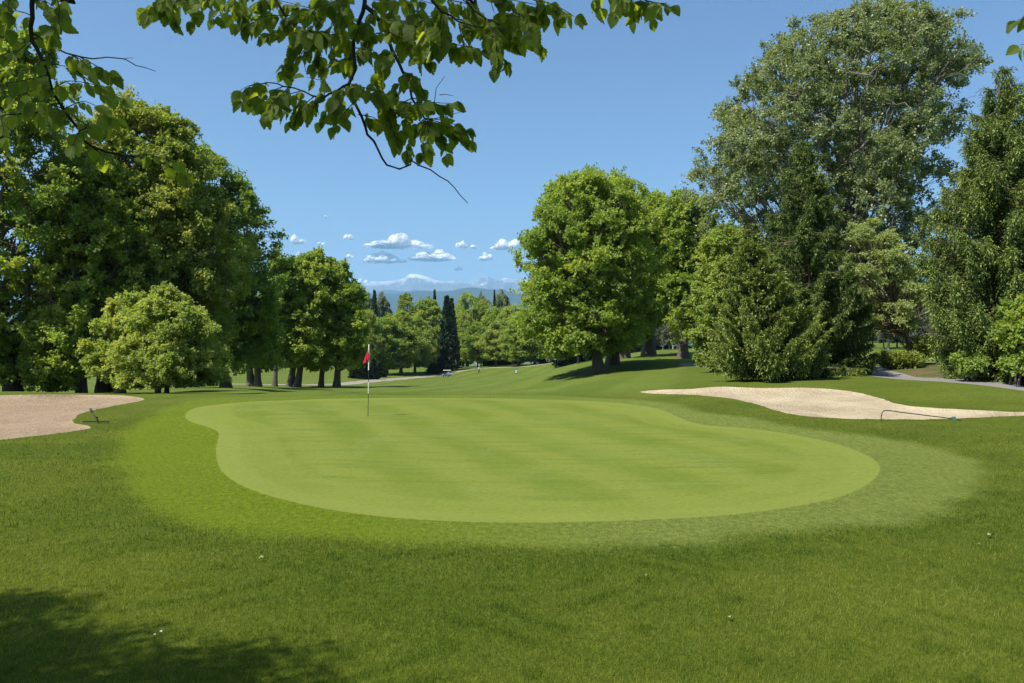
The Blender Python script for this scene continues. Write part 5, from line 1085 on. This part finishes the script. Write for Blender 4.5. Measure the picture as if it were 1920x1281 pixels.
def golf_cart(loc, rz):
    root = empty('golf_cart', loc, rz); tag(root, 'blue golf cart with a cream roof on the far fairway by the path', 'golf cart')
    # +x is the front
    prof = [(-1.15, .32), (-1.15, .78), (-.95, .84), (-.45, .84), (-.40, .42), (.45, .36), (.62, .85), (.78, .92), (1.08, .78), (1.18, .45), (1.12, .30)]
    g = Geo(); n = len(prof); V = [(x, -.56, z) for x, z in prof] + [(x, .56, z) for x, z in prof]
    g.add(V, [tuple(range(n))] + [tuple(range(2 * n - 1, n - 1, -1))] + [(i, i + n, (i + 1) % n + n, (i + 1) % n) for i in range(n)]); b = g.build('body', M['blue'], root, False)
    md = b.modifiers.new('bevel', 'BEVEL'); md.width = .03; md.segments = 2
    g = Geo(); g.box((-.05, 0, 1.86), (2.0, 1.15, .08), .92); g.build('roof', M['cream'], root)
    for x0, x1 in ((.72, .60), (-.95, -.85)):
        for s in (-1, 1):
            g = Geo(); g.tube([(x0, s * .5, .84), (x1, s * .5, 1.84)], .02, 8); g.build('roof_post', M['black'], root)
    g = Geo(); g.box((-.45, 0, .88), (.55, 1.0, .12), .95); g.build('seat', M['seat'], root); g = Geo(); g.box((-.75, 0, 1.12), (.10, 1.0, .42), .9); g.build('backrest', M['seat'], root)
    g = Geo(); g.add([(.72, -.5, .88), (.72, .5, .88), (.60, .5, 1.8), (.60, -.5, 1.8)], [(0, 1, 2, 3)]); o = g.build('windscreen', M['glass'], root); md = o.modifiers.new('t', 'SOLIDIFY'); md.thickness = .01
    g = Geo(); g.tube([(.55, .25, .85), (.32, .25, 1.12)], .016, 8); g.tube([(.32 + .07 * math.sin(a) * .4, .25 + .17 * math.cos(a), 1.12 + .17 * math.sin(a)) for a in np.linspace(0, 2 * math.pi, 16)], .014, 6); g.build('steering_wheel', M['black'], root)
    for x in (.80, -.78):
        for s in (-1, 1):
            g = Geo(); g.tube([(x, s * .42, .23), (x, s * .45, .23), (x, s * .57, .23), (x, s * .60, .23)], [.19, .23, .23, .19], 20); w_ = g.build('wheel', M['rubber'], root); g = Geo(); g.tube([(x, s * .57, .23), (x, s * .605, .23)], [.13, .11], 16); g.build('rim', M['white'], w_)
    for s in (-1, 1): g = Geo(); g.ell((1.13, s * .38, .66), (.05, .09, .06)); g.build('headlight', M['white'], root)
    return root
cl = at_px(838, 704, 214); golf_cart(cl, math.pi + .25)
person((cl[0] + .38, cl[1] - .12, cl[2] + .36), math.pi * 1.5 + .25, 'person in a pale shirt sitting in the golf cart', M['shirt_grey'], M['navy'], arms='fwd', cap=M['white'], sit=True)
person(at_px(898, 698, 222), math.radians(70), 'golfer in pale grey top, dark trousers and cap, standing right of the golf cart', M['shirt_grey'], M['navy'], .1, 'fwd', M['navy'])
person(at_px(893, 690, 262), math.radians(-60), 'farthest golfer in a pale top, half lost in tree shade by the gravel path', M['shirt_grey'], M['shirt_grey'], .14, 'down', M['white'])
pl = at_px(967, 700, 210); person((pl[0], pl[1] + .5, pl[2]), math.radians(10), 'golfer in a blue jacket walking behind a white golf bag', M['shirt_blue'], M['navy'], .2, 'fwd', None)
golf_bag((pl[0] + .1, pl[1] - .35, pl[2]), math.radians(80), 'white golf bag on a trolley pushed by the golfer in blue', M['white'], .2)
golf_bag(at_px(1652, 679, 92), 0.2, 'orange brown golf bag standing alone on its trolley, far right fairway', M['orange'], .42)

def car(loc, rz, label):
    root = empty('parked_car', loc, rz); tag(root, label, 'car', 'cars parked beyond the left trees')
    st = [(-2.1, .75, .55, .78), (-2.0, .95, .5, .83), (-1.2, 1.02, .45, .86), (0, .98, .42, .87), (1.1, .92, .45, .86), (1.9, .78, .5, .80), (2.1, .62, .5, .72)]
    V, Fc = [], []
    for x, zt, zb, w2 in st: V += [(x, -w2 * .9, zb * .55), (x, -w2, zb), (x, -w2 * .96, zt), (x, -w2 * .8, zt + .05), (x, w2 * .8, zt + .05), (x, w2 * .96, zt), (x, w2, zb), (x, w2 * .9, zb * .55)]
    for i in range(len(st) - 1):
        for j in range(8): Fc.append((i * 8 + j, i * 8 + (j + 1) % 8, (i + 1) * 8 + (j + 1) % 8, (i + 1) * 8 + j))
    Fc += [tuple(range(8))[::-1], tuple(range(48, 56))]; g = Geo(); g.add(V, Fc); g.build('body', M['silver'], root)
    cab = [(-1.7, 1.0, .72), (-1.25, 1.42, .62), (.1, 1.47, .60), (1.05, .98, .72)]; V, Fc = [], []
    for x, zt, w2 in cab: V += [(x, -w2, zt), (x, w2, zt)]
    g = Geo(); g.add([(-1.7, -.76, .98), (-1.7, .76, .98), (-1.25, .62, 1.42), (-1.25, -.62, 1.42), (.1, .60, 1.46), (.1, -.60, 1.46), (1.05, .76, .95), (1.05, -.76, .95)], [(0, 1, 2, 3), (3, 2, 4, 5), (5, 4, 6, 7), (0, 3, 5, 7), (1, 6, 4, 2)]); g.build('cabin_glass', M['glass'], root, False)
    g = Geo(); g.box((-.58, 0, 1.46), (1.35, 1.2, .05), .95); g.build('roof', M['silver'], root)
    for x in (-1.3, 1.3):
        for s in (-1, 1):
            g = Geo(); g.tube([(x, s * .66, .32), (x, s * .88, .32)], .32, 22); w_ = g.build('wheel', M['rubber'], root); g = Geo(); g.tube([(x, s * .87, .32), (x, s * .89, .32)], .19, 16); g.build('rim', M['rim'], w_)
    for s in (-1, 1):
        g = Geo(); g.ell((2.05, s * .55, .68), (.08, .16, .07)); g.build('headlight', M['glass'], root)
car(at_px(131, 731, 150), .15, 'pale car glimpsed between the trunks behind the left bunker'); car(at_px(316, 728, 120), -.5, 'pale car glimpsed through the leaves of the bright bushy tree')

def fallen(px, py, size, mat, label, seed):
    size *= .75
    p = hit(px, py); r = random.Random(seed); z = gz(*p); V = []; n = 14; lob = r.choice((3, 5))
    V.append((0, 0, .012))
    for ring in (.5, 1.0):
        for i in range(n):
            a = 2 * math.pi * i / n; rr = size * .5 * ring * (1 if lob == 3 and False else (.62 + .38 * abs(math.cos(a * lob / 2)))) ; V.append((rr * math.cos(a), rr * .8 * math.sin(a), .012 + size * .35 * ring * ring * (.35 + .5 * math.sin(a * 2 + seed)) ** 2))
    Fc = [(0, 1 + i, 1 + (i + 1) % n) for i in range(n)] + [(1 + i, 1 + n + i, 1 + n + (i + 1) % n, 1 + (i + 1) % n) for i in range(n)]
    g = Geo(); g.add(V, Fc); lean_z = .03 if hgt_rough(p) else .006
    o = g.build('fallen_leaf', mat, None, True, (p[0], p[1], z + lean_z)); o.rotation_euler = (r.uniform(-.3, .3), r.uniform(-.3, .3), r.uniform(0, 6)); tag(o, label, 'leaf', 'fallen leaves on the turf')
def hgt_rough(p): return sdist(APRON, np.array([p[0]]), np.array([p[1]]))[0] < 0
for a in [(490, 1053, .075, 'leaf_pale', 'pale dry leaf on the rough, lower left of the green'), (1858, 1010, .12, 'leaf_pale', 'largest pale curled leaf on dark grass near the right edge'), (1692, 921, .07, 'leaf_red', 'reddish leaf lying on the apron right of the green'),
          (1212, 1087, .06, 'leaf_pale', 'small pale leaf on the rough below the right half of the green'), (1366, 1166, .07, 'leaf_pale', 'thin pale leaf, nearest the bottom right'), (1438, 1146, .04, 'leaf_brown', 'small brown leaf nearest to the thin pale leaf'),
          (1718, 944, .05, 'leaf_brown', 'small dark leaf on the apron, right of the reddish one'), (1834, 1026, .045, 'leaf_pale', 'tiny pale leaf just left of the largest curled leaf'), (560, 1028, .045, 'leaf_brown', 'small brown leaf at the lower left rim of the apron'),
          (658, 1082, .04, 'leaf_brown', 'small dark leaf on the rough, right of the pale dry leaf'), (372, 860, .04, 'leaf_pale', 'little pale leaf on the bright apron left of the green')]:
    fallen(*a[:3], M[a[3]], a[4], int(a[0]))
def daisy(px, py, label):
    p = hit(px, py); root = empty('daisy', (p[0], p[1], gz(*p))); root.scale = (.65, .65, .8); tag(root, label, 'flower')
    g = Geo(); g.tube([(0, 0, 0), (.01, .0, .05), (.012, 0, .08)], .0016, 5); g.build('stem', M['blade'], root)
    g = Geo()
    for i in range(10):
        a = i * math.pi / 5; c, s = math.cos(a), math.sin(a); g.add([(.012, 0, .08), (.012 + .010 * c - .003 * s, .010 * s + .003 * c, .083), (.012 + .017 * c, .017 * s, .082), (.012 + .010 * c + .003 * s, .010 * s - .003 * c, .083)], [(0, 1, 2, 3)])
    g.ell((.012, 0, .082), (.004, .004, .003), 8, 5); g.build('petals', M['petal'], root)
daisy(300, 1200, 'white daisy in the lower left rough, right of its neighbour'); daisy(288, 1206, 'white daisy in the lower left rough, left of its neighbour')
